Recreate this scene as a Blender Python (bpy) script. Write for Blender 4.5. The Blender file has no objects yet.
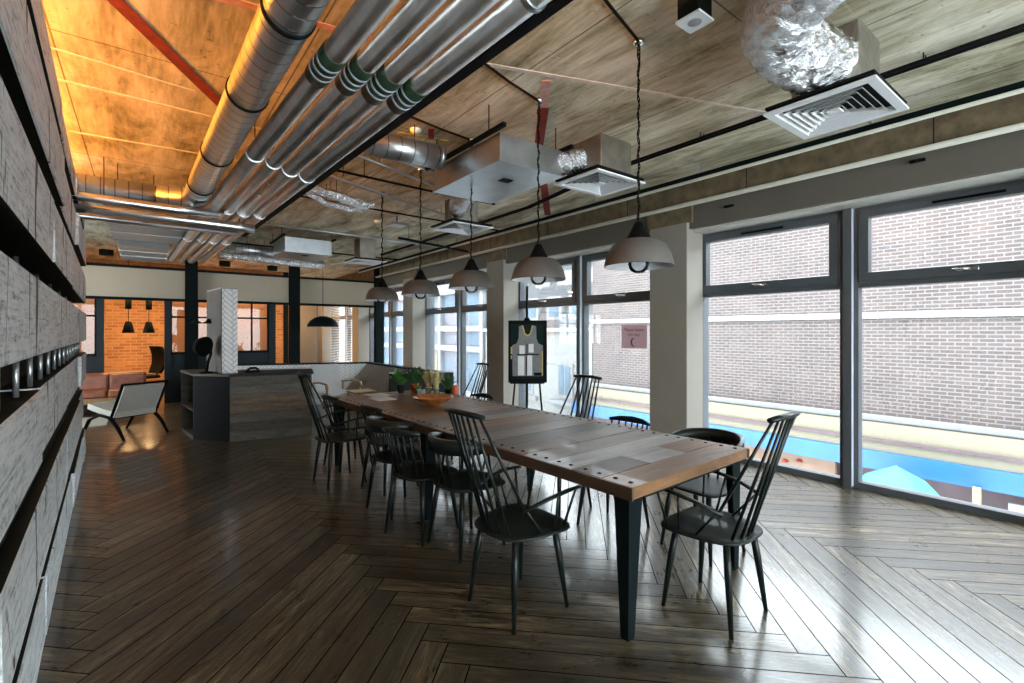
import bpy, bmesh, math, random
from mathutils import Vector, Matrix
S = bpy.context.scene
C = S.collection
R = math.radians
random.seed(7)

# ------------------------------------------------------------ camera, world, exposure
cam_d = bpy.data.cameras.new('camera'); cam = bpy.data.objects.new('camera', cam_d); C.objects.link(cam)
cam.location = (0, 0, 1.47); cam.rotation_euler = (R(90), 0, R(-37.6))
cam_d.sensor_width = 36; cam_d.lens = 480 / 1024 * 36; cam_d.shift_y = -9.5 / 1024; cam_d.clip_start = 0.02; cam_d.clip_end = 300
S.camera = cam
W = bpy.data.worlds.new('world'); S.world = W; W.use_nodes = True
wn = W.node_tree; bgn = wn.nodes['Background']
bgn.inputs[0].default_value = (0.84, 0.925, 1.0, 1); bgn.inputs[1].default_value = 7.5
S.view_settings.view_transform = 'Standard'; S.view_settings.look = 'None'
S.view_settings.gamma = 1; S.view_settings.use_curve_mapping = False
S.view_settings.exposure = 1.2
cy = S.cycles
cy.use_denoising = True; cy.max_bounces = 10; cy.diffuse_bounces = 6; cy.glossy_bounces = 4; cy.transparent_max_bounces = 12
cy.sample_clamp_indirect = 6; cy.caustics_reflective = False; cy.caustics_refractive = False

PIL0, PITCH, PW = 3.14, 3.53, 0.51          # window wall: pillar start, spacing, width
XW = 5.37                                    # glass line
CEIL = 3.2

def lamp(name, kind, loc, power, col=(1, 1, 1), size=None, sy=None, rot=(0, 0, 0), r=0.05, portal=False):
    d = bpy.data.lights.new(name, kind); o = bpy.data.objects.new(name, d); C.objects.link(o)
    o.location = loc; o.rotation_euler = rot; d.energy = power; d.color = col
    if kind == 'AREA':
        d.shape = 'RECTANGLE'; d.size = size; d.size_y = sy or size
        if portal: d.cycles.is_portal = True
    else: d.shadow_soft_size = r
    return o
BAYS = [(PIL0 + PITCH * k + PW, PIL0 + PITCH * (k + 1)) for k in (-2, -1, 0, 1, 2, 3, 4)]
for a, b in BAYS:                            # daylight portals at the window bays (they only guide the sky light)
    lamp('window_portal', 'AREA', (XW + 0.15, (a + b) / 2, 1.35), 1, size=2.65, sy=b - a, rot=(0, R(90), 0), portal=True)

# ------------------------------------------------------------ material helpers
class NT:
    def __init__(s, name):
        s.m = bpy.data.materials.new(name); s.m.use_nodes = True; s.t = s.m.node_tree; s.n = s.t.nodes; s.l = s.t.links
        s.b = s.n['Principled BSDF']; s.out = s.n['Material Output']
    def node(s, typ, **kw):
        n = s.n.new(typ)
        for k, v in kw.items(): setattr(n, k, v)
        return n
    def set(s, n, i, v):
        if isinstance(v, bpy.types.NodeSocket): s.l.new(v, n.inputs[i])
        elif v is not None: n.inputs[i].default_value = v
    def math(s, op, a, b=None, c=None):
        n = s.node('ShaderNodeMath', operation=op); s.set(n, 0, a); s.set(n, 1, b); s.set(n, 2, c); return n.outputs[0]
    def coord(s, obj=False, scale=(1, 1, 1), rot=(0, 0, 0)):
        tc = s.node('ShaderNodeTexCoord') if obj else s.node('ShaderNodeNewGeometry')
        mp = s.node('ShaderNodeMapping'); s.l.new(tc.outputs['Object' if obj else 'Position'], mp.inputs[0])
        mp.inputs['Scale'].default_value = scale; mp.inputs['Rotation'].default_value = rot; return mp.outputs[0]
    def noise(s, vec, scale, detail=4, rough=.6, dist=0):
        n = s.node('ShaderNodeTexNoise'); s.set(n, 'Vector', vec); s.set(n, 'Scale', scale); s.set(n, 'Detail', detail)
        s.set(n, 'Roughness', rough); s.set(n, 'Distortion', dist); return n.outputs[0]
    def ramp(s, f, stops):
        n = s.node('ShaderNodeValToRGB'); s.set(n, 0, f); e = n.color_ramp.elements
        while len(e) < len(stops): e.new(.5)
        for i, (p, c) in enumerate(stops): e[i].position = p; e[i].color = (c[0], c[1], c[2], 1)
        return n.outputs[0]
    def mix(s, f, a, b, mode='MIX'):
        n = s.node('ShaderNodeMix', data_type='RGBA', blend_type=mode); s.set(n, 0, f)
        for i, v in ((6, a), (7, b)):
            if isinstance(v, tuple) and len(v) == 3: v = v + (1,)
            s.set(n, i, v)
        return n.outputs[2]
    def bump(s, h, strength=.3, dist=.01, to=None):
        n = s.node('ShaderNodeBump'); s.set(n, 'Height', h); s.set(n, 'Strength', strength); s.set(n, 'Distance', dist)
        s.l.new(n.outputs[0], s.b.inputs['Normal']); return n.outputs[0]
    def base(s, c):
        if isinstance(c, tuple): s.b.inputs['Base Color'].default_value = c[:3] + (1,)
        else: s.l.new(c, s.b.inputs['Base Color'])
    def p(s, **kw):
        for k, v in kw.items():
            s.set(s.b, {'rough': 'Roughness', 'metal': 'Metallic', 'spec': 'Specular IOR Level', 'coat': 'Coat Weight'}[k], v)
        return s

def plain(name, col, rough=.5, metal=0, var=.12, scale=8, bump=0, coat=0):
    t = NT(name); n = t.noise(t.coord(), scale)
    d = tuple(c * (1 - var) for c in col); l = tuple(min(1, c * (1 + var)) for c in col)
    t.base(t.ramp(n, [(.3, d), (.7, l)])); t.p(rough=rough, metal=metal, coat=coat)
    if max(col) < .04 and not metal: t.p(spec=.22 if rough < .6 else .08)
    if bump: t.bump(t.noise(t.coord(), scale * 6), bump, .003)
    return t.m

def wood(name, dark, light, axis='X', scale=6, rough=.5, bump=.3, stretch=9, obj=False, coat=0, contrast=(.32, .68)):
    t = NT(name); sc = {'X': (1, stretch, stretch), 'Y': (stretch, 1, stretch), 'Z': (stretch, stretch, 1)}[axis]
    v = t.coord(obj, sc); n1 = t.noise(v, scale * .35, 6, .65, .6); n2 = t.noise(v, scale * 2.5, 3, .7)
    f = t.math('MULTIPLY_ADD', n2, .35, t.math('MULTIPLY', n1, .7))
    c = t.ramp(f, [(contrast[0], dark), (contrast[1], light)])
    big = t.noise(t.coord(obj), .9 * scale / 6, 2)
    c = t.mix(t.math('MULTIPLY', big, .5), c, tuple(x * .75 for x in dark))
    t.base(c); t.p(rough=rough, coat=coat); t.bump(f, bump, .006); return t.m

def emit(name, col, k):
    t = NT(name); t.base((.8, .8, .8)); t.b.inputs['Emission Color'].default_value = col + (1,); t.b.inputs['Emission Strength'].default_value = k
    return t.m

def glass(name, tint=(1, 1, 1), gl=.6, rough=0.0):
    t = NT(name); t.n.remove(t.b)
    tr = t.node('ShaderNodeBsdfTransparent'); tr.inputs[0].default_value = tint + (1,)
    g = t.node('ShaderNodeBsdfGlossy'); g.inputs['Roughness'].default_value = rough
    fr = t.node('ShaderNodeFresnel'); fr.inputs[0].default_value = 1.45
    mx = t.node('ShaderNodeMixShader'); t.l.new(t.math('MULTIPLY', fr.outputs[0], gl), mx.inputs[0])
    t.l.new(tr.outputs[0], mx.inputs[1]); t.l.new(g.outputs[0], mx.inputs[2]); t.l.new(mx.outputs[0], t.out.inputs[0]); return t.m

def brick(name, c1, c2, mortar, scale=1.0, rough=.9, msize=.012, axis='X', bw=.225, bh=.075, var=None):
    """bricks on a wall whose normal is +-X (axis X) or +-Y (axis Y)"""
    t = NT(name); g = t.node('ShaderNodeNewGeometry'); sp = t.node('ShaderNodeSeparateXYZ'); t.l.new(g.outputs['Position'], sp.inputs[0])
    cb = t.node('ShaderNodeCombineXYZ'); t.l.new(sp.outputs[1 if axis == 'X' else 0], cb.inputs[0]); t.l.new(sp.outputs[2], cb.inputs[1])
    b = t.node('ShaderNodeTexBrick'); t.l.new(cb.outputs[0], b.inputs[0])
    b.inputs['Color1'].default_value = c1 + (1,); b.inputs['Color2'].default_value = c2 + (1,); b.inputs['Mortar'].default_value = mortar + (1,)
    b.inputs['Scale'].default_value = 1; b.inputs['Mortar Size'].default_value = msize; b.inputs['Mortar Smooth'].default_value = .3
    b.inputs['Brick Width'].default_value = bw; b.inputs['Row Height'].default_value = bh; b.inputs['Bias'].default_value = -.1
    n = t.noise(t.coord(), 1.2, 5); col = t.mix(.35, b.outputs[0], t.ramp(n, [(.3, tuple(x * .6 for x in c1)), (.7, tuple(min(1, x * 1.3) for x in c2))]))
    if var: col = t.mix(t.ramp(t.noise(t.coord(scale=(4, 4, 12)), 1.6, 2), [(.45, (0, 0, 0)), (.62, (.8, .8, .8))]), col, var)
    t.base(col); t.p(rough=rough); t.bump(t.math('SUBTRACT', 1, b.outputs['Fac']), .5, .008); return t.m

def concrete():
    t = NT('concrete_slab'); v = t.coord(scale=(1.6, .5, 1)); n1 = t.noise(v, 2.2, 7, .66, .6); n2 = t.noise(t.coord(scale=(9, .8, 1)), 4, 4, .62)
    n3 = t.noise(t.coord(), .7, 3); f = t.math('ADD', t.math('MULTIPLY', n1, .78), t.math('MULTIPLY', n2, .22))
    c = t.ramp(f, [(.35, (.13, .12, .07)), (.43, (.38, .36, .235)), (.51, (.64, .61, .46)), (.61, (.90, .88, .74))])
    c = t.mix(t.math('MULTIPLY', n3, .45), c, (.27, .24, .145))
    # shutter-board joints: fine dark lines every 1.2 m along Y and 2.4 m across
    g = t.node('ShaderNodeNewGeometry'); sp = t.node('ShaderNodeSeparateXYZ'); t.l.new(g.outputs['Position'], sp.inputs[0])
    def line(sock, period, off, w):
        m = t.math('PINGPONG', t.math('ADD', sock, off), period / 2); return t.math('LESS_THAN', m, w)
    jn = t.math('MAXIMUM', line(sp.outputs[0], 1.22, .42, .005), line(sp.outputs[1], 2.44, 1.1, .005))
    c = t.mix(t.math('MULTIPLY', jn, .75), c, (.04, .035, .02))
    sc = t.ramp(t.noise(t.coord(scale=(.6, 7, 1)), 3, 3), [(.64, (0, 0, 0)), (.7, (1, 1, 1))])
    c = t.mix(t.math('MULTIPLY', sc, .35), c, (.62, .58, .45))
    pit = t.ramp(t.noise(t.coord(), 22, 2), [(.68, (0, 0, 0)), (.72, (1, 1, 1))])
    c = t.mix(t.math('MULTIPLY', pit, .5), c, (.06, .05, .03))
    t.base(c); t.p(rough=.85); t.bump(f, .35, .01); return t.m

def floor_mat():
    """herringbone boards worked out per plank: 14 widths long, rows at 45 degrees to the window wall"""
    t = NT('stained_herringbone_boards'); w = .134; n = 14
    g = t.node('ShaderNodeNewGeometry'); sp = t.node('ShaderNodeSeparateXYZ'); t.l.new(g.outputs['Position'], sp.inputs[0])
    x = t.math('ADD', sp.outputs[0], 0.11 + 26.6); y = t.math('ADD', sp.outputs[1], 20.0)
    k_ = 1 / (math.sqrt(2) * w)
    u = t.math('MULTIPLY', t.math('ADD', x, y), k_); v = t.math('MULTIPLY', t.math('SUBTRACT', y, x), k_)
    i = t.math('FLOOR', u); j = t.math('FLOOR', v)
    k = t.math('FLOORED_MODULO', t.math('SUBTRACT', i, j), 2 * n)
    hz = t.math('LESS_THAN', k, n - .5)
    def sel(a, b): return t.math('ADD', t.math('MULTIPLY', hz, a), t.math('MULTIPLY', t.math('SUBTRACT', 1, hz), b))
    fu = t.math('SUBTRACT', u, i); fv = t.math('SUBTRACT', v, j)
    along = sel(t.math('ADD', k, fu), t.math('ADD', t.math('SUBTRACT', 2 * n - 1, k), fv))
    across = sel(fv, fu)
    idu = sel(t.math('SUBTRACT', i, k), i); idv = sel(j, t.math('SUBTRACT', j, t.math('SUBTRACT', 2 * n - 1, k)))
    cid = t.node('ShaderNodeCombineXYZ'); t.l.new(idu, cid.inputs[0]); t.l.new(idv, cid.inputs[1]); t.l.new(hz, cid.inputs[2])
    wn_ = t.node('ShaderNodeTexWhiteNoise', noise_dimensions='3D'); t.l.new(cid.outputs[0], wn_.inputs[0]); rnd = wn_.outputs[0]
    lc = t.node('ShaderNodeCombineXYZ'); t.l.new(t.math('MULTIPLY', along, .11), lc.inputs[0]); t.l.new(t.math('MULTIPLY', across, 1.0), lc.inputs[1]); t.l.new(t.math('MULTIPLY', rnd, 60), lc.inputs[2])
    g1 = t.noise(lc.outputs[0], 1.7, 6, .72, 1.5); g2 = t.noise(lc.outputs[0], 9, 4, .75, .3)
    f = t.math('ADD', t.math('MULTIPLY', g1, .6), t.math('MULTIPLY', g2, .4))
    col = t.ramp(f, [(.37, (.010, .0085, .0055)), (.46, (.050, .039, .022)), (.54, (.135, .100, .055)), (.64, (.36, .275, .155))])
    col = t.mix(t.math('MULTIPLY', rnd, .9), col, (.022, .019, .013))
    e1 = t.math('MINIMUM', across, t.math('SUBTRACT', 1, across)); e2 = t.math('MINIMUM', along, t.math('SUBTRACT', n, along))
    gap = t.math('LESS_THAN', t.math('MINIMUM', e1, e2), .022)
    knot = t.ramp(t.noise(lc.outputs[0], 3.3, 1, .4), [(.72, (0, 0, 0)), (.75, (1, 1, 1))])
    col = t.mix(t.math('MULTIPLY', knot, .8), col, (.008, .007, .005))
    col = t.mix(gap, col, (.004, .004, .003))
    t.base(col)
    rn = t.noise(t.coord(), 5, 4, .7)
    ng = t.math('SUBTRACT', 1, gap)
    t.p(rough=t.math('MULTIPLY_ADD', t.math('ADD', t.math('MULTIPLY', g2, .5), t.math('MULTIPLY', rn, .5)), .42, .10), spec=t.math('MULTIPLY', ng, .5), coat=t.math('MULTIPLY', ng, .45))
    t.b.inputs['Coat Roughness'].default_value = .13
    edge = t.math('MULTIPLY', ng, .25)
    fine = t.noise(t.coord(), 34, 3, .6)
    h = t.math('ADD', t.math('ADD', t.math('MULTIPLY', g2, .3), edge), t.math('ADD', t.math('MULTIPLY', rnd, .35), t.math('MULTIPLY', fine, .9)))
    t.bump(h, .26, .004); return t.m

def metal(name, col=(.55, .56, .57), rough=.3, spiral=None, bumpk=.08, scale=5):
    t = NT(name); n = t.noise(t.coord(), scale, 4); t.base(t.ramp(n, [(.3, tuple(c * .7 for c in col)), (.7, col)]))
    t.p(metal=1, rough=t.math('MULTIPLY_ADD', n, .25, rough - .1)); h = t.noise(t.coord(), scale * 2.2, 3)
    if spiral:
        g = t.node('ShaderNodeNewGeometry'); sp = t.node('ShaderNodeSeparateXYZ'); t.l.new(g.outputs['Position'], sp.inputs[0])
        q = t.math('PINGPONG', sp.outputs['XYZ'.index(spiral)], .055)
        h = t.math('ADD', t.math('MULTIPLY', h, .5), t.math('MULTIPLY', t.math('LESS_THAN', q, .006), 1.0)); t.base(t.mix(t.math('LESS_THAN', q, .005), t.ramp(n, [(.3, tuple(c * .7 for c in col)), (.7, col)]), tuple(c * .3 for c in col))); t.bump(h, .7, .006)
    else: t.bump(h, bumpk * 4, .01)
    return t.m

def foil(name, k=.8):
    t = NT(name); v = t.node('ShaderNodeTexVoronoi', feature='F1'); t.l.new(t.coord(), v.inputs[0]); v.inputs['Scale'].default_value = 20
    n = t.noise(t.coord(), 12, 5, .7, 1.5); t.base((.82, .83, .84)); t.p(metal=1, rough=.22)
    t.bump(t.math('ADD', v.outputs[0], t.math('MULTIPLY', n, 1.6)), k, .03); return t.m

M = {}
M['floor'] = floor_mat(); M['concrete'] = concrete()
M['beam'] = plain('beam_concrete', (.16, .118, .068), .9, var=.35, scale=9, bump=.4)
M['plaster'] = plain('taupe_painted_plaster', (.29, .265, .225), .8, var=.04, scale=3)
M['bulk'] = plain('bulkhead_paint', (.125, .11, .088), .8, var=.05, scale=3)
M['sillw'] = plain('pale_trim_paint', (.62, .60, .54), .6, var=.04)
M['wallp'] = plain('grey_wall_paint', (.42, .40, .36), .85, var=.06, scale=2)
M['band'] = plain('tan_panel_paint', (.46, .385, .285), .6, var=.05, scale=1.5)
M['alu'] = plain('grey_window_aluminium', (.085, .095, .105), .35, var=.08)
M['alu_lit'] = plain('pale_grey_lit_mullion_face', (.62, .68, .74), .4, var=.05)  # paler colour painting daylight onto one mullion side
M['steel'] = plain('dark_green_black_steel', (.004, .008, .0085), .6, var=.2)
M['navy'] = plain('dark_blue_green_panel', (.008, .016, .022), .5, var=.12)
M['blackp'] = plain('black_chair_lacquer', (.006, .010, .0085), .38, var=.25, scale=14, coat=.12)
M['black'] = plain('matt_black', (.004, .004, .004), .6, var=.2)
M['seat'] = plain('dark_green_black_seat', (.010, .015, .012), .5, var=.25, scale=10, coat=.05)
M['glass'] = glass('window_glass', (.97, .985, .98), .55)
M['bulb'] = glass('clear_bulb_glass', (.95, .96, .98), 1.0)
M['galv'] = metal('galvanised_sheet', (.58, .62, .65), .34)
M['galvx'] = metal('spiral_duct_x', (.66, .68, .70), .36, 'X'); M['galvy'] = metal('spiral_duct_y', (.66, .66, .65), .36, 'Y')
M['foilpipe'] = metal('foil_lagged_pipe', (.82, .81, .79), .3, bumpk=.035, scale=6)
M['foil'] = foil('crumpled_foil')
M['plenum'] = metal('dull_plenum_steel', (.40, .37, .32), .45, bumpk=.2, scale=10)
M['duct_paint'] = plain('grey_duct_box', (.30, .31, .31), .5, var=.15, scale=4)
M['white'] = plain('white_diffuser', (.80, .81, .82), .5, var=.03)
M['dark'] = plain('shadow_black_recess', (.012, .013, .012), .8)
M['greenband'] = plain('dark_green_pipe_tape', (.02, .04, .018), .4); M['labelw'] = plain('white_tape', (.5, .6, .65), .4)
M['cream'] = plain('cream_pipe_paint', (.52, .50, .42), .45, var=.06)
M['red'] = plain('red_ceiling_paint', (.20, .018, .014), .8, var=.35, scale=12); M['pink'] = plain('faded_pink_paint', (.60, .36, .32), .85, var=.25, scale=18)
M['whitepaint'] = plain('white_ceiling_paint', (.66, .63, .57), .85, var=.2, scale=14); M['yellow'] = plain('yellow_chalk', (.5, .42, .1), .9, var=.3)
M['sleeper'] = None; M['gap_shade'] = plain('timber_gap_shade', (.012, .015, .013), .6, var=.3)  # near-black colour that paints shade into the timber gaps
def sleeper():
    t = NT('grey_weathered_sleeper'); v = t.coord(scale=(5, 1.5, 4.2)); g1 = t.noise(v, 3.2, 8, .7, 2.8); g2 = t.noise(t.coord(scale=(8, .9, 18)), 4, 3, .6)
    f = t.math('ADD', t.math('MULTIPLY', g1, .55), t.math('MULTIPLY', g2, .45))
    c = t.ramp(f, [(.31, (.06, .07, .072)), (.39, (.38, .42, .43)), (.46, (.68, .73, .745)), (.56, (.86, .90, .91))])
    crack = t.ramp(t.noise(t.coord(scale=(2, 2.3, .5)), 2.4, 3, .55, 1.2), [(.335, (1, 1, 1)), (.36, (0, 0, 0))])
    c = t.mix(t.math('MULTIPLY', crack, .9), c, (.012, .015, .015))
    warm = t.noise(t.coord(scale=(3, .5, 3)), 2, 2); c = t.mix(t.ramp(warm, [(.56, (0, 0, 0)), (.72, (.12, .12, .12))]), c, (.36, .31, .24))
    t.base(c); t.p(rough=.75); t.bump(t.math('SUBTRACT', f, crack), .7, .012); return t.m
M['sleeper'] = sleeper()
tops = [((.045, .026, .014), (.20, .12, .066)), ((.07, .053, .038), (.28, .225, .17)), ((.08, .036, .014), (.30, .15, .058)), ((.032, .022, .015), (.14, .095, .065)), ((.19, .175, .16), (.46, .44, .42))]
M['tops'] = [wood('reclaimed_tabletop_plank', a, b, 'X', 5, .5, .3, 7, True, coat=.08) for a, b in tops]
M['edge'] = wood('table_edge_wood', (.03, .015, .006), (.13, .07, .03), 'Y', 6, .5, .4, 8, True)
M['board'] = wood('dark_stained_cladding', (.012, .011, .008), (.12, .10, .066), 'X', 5, .6, .35, 9)
M['board2'] = wood('grey_stained_cladding', (.025, .025, .021), (.17, .155, .12), 'X', 5, .6, .35, 9); M['board3'] = wood('worn_brown_cladding', (.03, .022, .013), (.24, .165, .09), 'X', 5, .6, .35, 9)
M['lightwood'] = wood('light_oak', (.26, .15, .07), (.46, .29, .15), 'X', 5, .5, .1)
M['warmwood'] = wood('warm_wood_panel', (.22, .11, .04), (.42, .24, .11), 'Z', 5, .5, .1)
M['leather'] = plain('brown_leather', (.26, .085, .045), .42, var=.35, scale=7, bump=.1)
M['greyfab'] = plain('light_grey_fabric', (.46, .46, .46), .95, var=.06, scale=30, bump=.2)
M['fab2'] = plain('pale_linen', (.52, .50, .45), .95, var=.06, scale=30, bump=.2)
M['darkfab'] = plain('grey_brown_bench', (.17, .16, .14), .8, var=.15)
M['darkwall'] = plain('charcoal_panel', (.03, .032, .034), .7, var=.12)
M['shade'] = plain('warm_grey_lamp_shade', (.115, .103, .092), .5, var=.1, scale=9)
M['shade_in'] = plain('white_enamel', (.75, .76, .78), .4, var=.03)
M['copper'] = plain('amber_copper_bowl', (.55, .19, .05), .25, metal=.45, var=.4, scale=16)
M['terra'] = plain('orange_red_pot', (.55, .10, .03), .5, var=.15); M['glasspot'] = plain('pale_green_pot', (.38, .42, .33), .25, var=.2)
M['leaf'] = plain('green_leaf', (.055, .17, .03), .5, var=.45, scale=25); M['leaf2'] = plain('dark_green_leaf', (.03, .10, .03), .5, var=.4, scale=25); M['straw'] = plain('dry_yellow_grass', (.50, .42, .18), .8, var=.3, scale=25)
M['brick_ext'] = brick('outside_brick', (.042, .029, .027), (.066, .048, .044), (.128, .12, .116), axis='X', msize=.013)
M['brick_int'] = brick('orange_brick', (.20, .065, .022), (.46, .20, .07), (.36, .24, .13), axis='Y', rough=.85, msize=.014)
M['extwhite'] = plain('outside_white_paint', (.17, .17, .168), .8, var=.05); M['extcream'] = plain('outside_cream_render', (.145, .128, .09), .8, var=.06)
M['extblue'] = plain('bright_blue_fascia', (.007, .075, .21), .45, var=.12, scale=2); M['tarp'] = plain('light_blue_canvas', (.03, .13, .23), .7, var=.2, scale=4)
M['slate'] = plain('grey_slate', (.05, .052, .056), .8, var=.2, scale=10); M['lead'] = plain('pale_lead_flashing', (.15, .156, .165), .6, var=.12, scale=5)
M['shopdark'] = plain('dark_purple_brown_shop', (.07, .045, .05), .7, var=.3, scale=2); M['shoptan'] = plain('tan_shop_panel', (.17, .105, .07), .7, var=.15, scale=3)
M['teal'] = plain('turquoise_canvas', (.05, .55, .55), .7); M['street'] = plain('pale_street_paving', (.42, .42, .41), .9)
M['blueglass'] = plain('blue_grey_glazing', (.05, .085, .12), .6, var=.3, scale=.8)
M['paper'] = plain('white_paper', (.72, .71, .70), .8, var=.05); M['pinkpaper'] = plain('pale_mauve_notice', (.46, .36, .37), .8, var=.04); M['ink'] = plain('grey_ink', (.12, .09, .10), .8)
M['jersey'] = plain('silver_grey_satin', (.17, .17, .165), .6, var=.15, scale=12); M['gold'] = plain('gold_trim', (.52, .36, .10), .5); M['dkgreen'] = plain('dark_green_mount', (.004, .016, .013), .6)
M['ledstrip'] = emit('warm_led_strip', (1, .55, .16), 12)
M['bulbwarm'] = emit('warm_lamp_disc', (1, .6, .25), 10)
M['chrome'] = plain('polished_metal', (.6, .62, .64), .2, metal=1, var=.05); M['rod'] = plain('steel_rod', (.55, .56, .56), .35, metal=.8, var=.05)

def blind_mat():
    t = NT('pale_blind_slats'); g = t.node('ShaderNodeNewGeometry'); sp = t.node('ShaderNodeSeparateXYZ'); t.l.new(g.outputs['Position'], sp.inputs[0])
    q = t.math('PINGPONG', sp.outputs[2], .025); t.base(t.ramp(q, [(0, (.30, .22, .16)), (.3, (.66, .50, .38))])); t.p(rough=.7)
    tl = t.node('ShaderNodeBsdfTranslucent'); tl.inputs[0].default_value = (.85, .62, .44, 1); mx = t.node('ShaderNodeMixShader'); mx.inputs[0].default_value = .45
    t.l.new(t.b.outputs[0], mx.inputs[1]); t.l.new(tl.outputs[0], mx.inputs[2]); t.l.new(mx.outputs[0], t.out.inputs[0]); t.bump(t.math('MULTIPLY', q, 40), .6, .01); return t.m
M['blind'] = blind_mat()

def tile_mat():
    """white herringbone wall tiles from object-space coordinates (x across, z up)"""
    t = NT('white_herringbone_tile'); w = .052; n = 3
    tc = t.node('ShaderNodeTexCoord'); sp = t.node('ShaderNodeSeparateXYZ'); t.l.new(tc.outputs['Object'], sp.inputs[0]); k_ = 1 / (math.sqrt(2) * w)
    h = t.math('ADD', sp.outputs[0], sp.outputs[1])
    u = t.math('MULTIPLY', t.math('ADD', t.math('ADD', h, 20), sp.outputs[2]), k_); v = t.math('MULTIPLY', t.math('SUBTRACT', sp.outputs[2], h), k_)
    i = t.math('FLOOR', u); j = t.math('FLOOR', v); k = t.math('FLOORED_MODULO', t.math('SUBTRACT', i, j), 2 * n); hz = t.math('LESS_THAN', k, n - .5)
    def sel(a, b): return t.math('ADD', t.math('MULTIPLY', hz, a), t.math('MULTIPLY', t.math('SUBTRACT', 1, hz), b))
    fu = t.math('SUBTRACT', u, i); fv = t.math('SUBTRACT', v, j)
    al = sel(t.math('ADD', k, fu), t.math('ADD', t.math('SUBTRACT', 2 * n - 1, k), fv)); ac = sel(fv, fu)
    e = t.math('MINIMUM', t.math('MINIMUM', ac, t.math('SUBTRACT', 1, ac)), t.math('MINIMUM', al, t.math('SUBTRACT', n, al)))
    t.base(t.mix(t.math('LESS_THAN', e, .09), (.72, .73, .72), (.40, .40, .39))); t.p(rough=.22); t.bump(t.ramp(e, [(0, (0, 0, 0)), (.15, (1, 1, 1))]), .5, .004); return t.m
M['tile'] = tile_mat()
def paper_mat(name, col):
    t = NT(name); t.base(col); t.p(rough=.8); tl = t.node('ShaderNodeBsdfTranslucent'); tl.inputs[0].default_value = col + (1,); mx = t.node('ShaderNodeMixShader'); mx.inputs[0].default_value = .6
    t.l.new(t.b.outputs[0], mx.inputs[1]); t.l.new(tl.outputs[0], mx.inputs[2]); t.l.new(mx.outputs[0], t.out.inputs[0]); return t.m
M['pinkpaper'] = paper_mat('pale_mauve_notice_paper', (.52, .41, .42))

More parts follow.
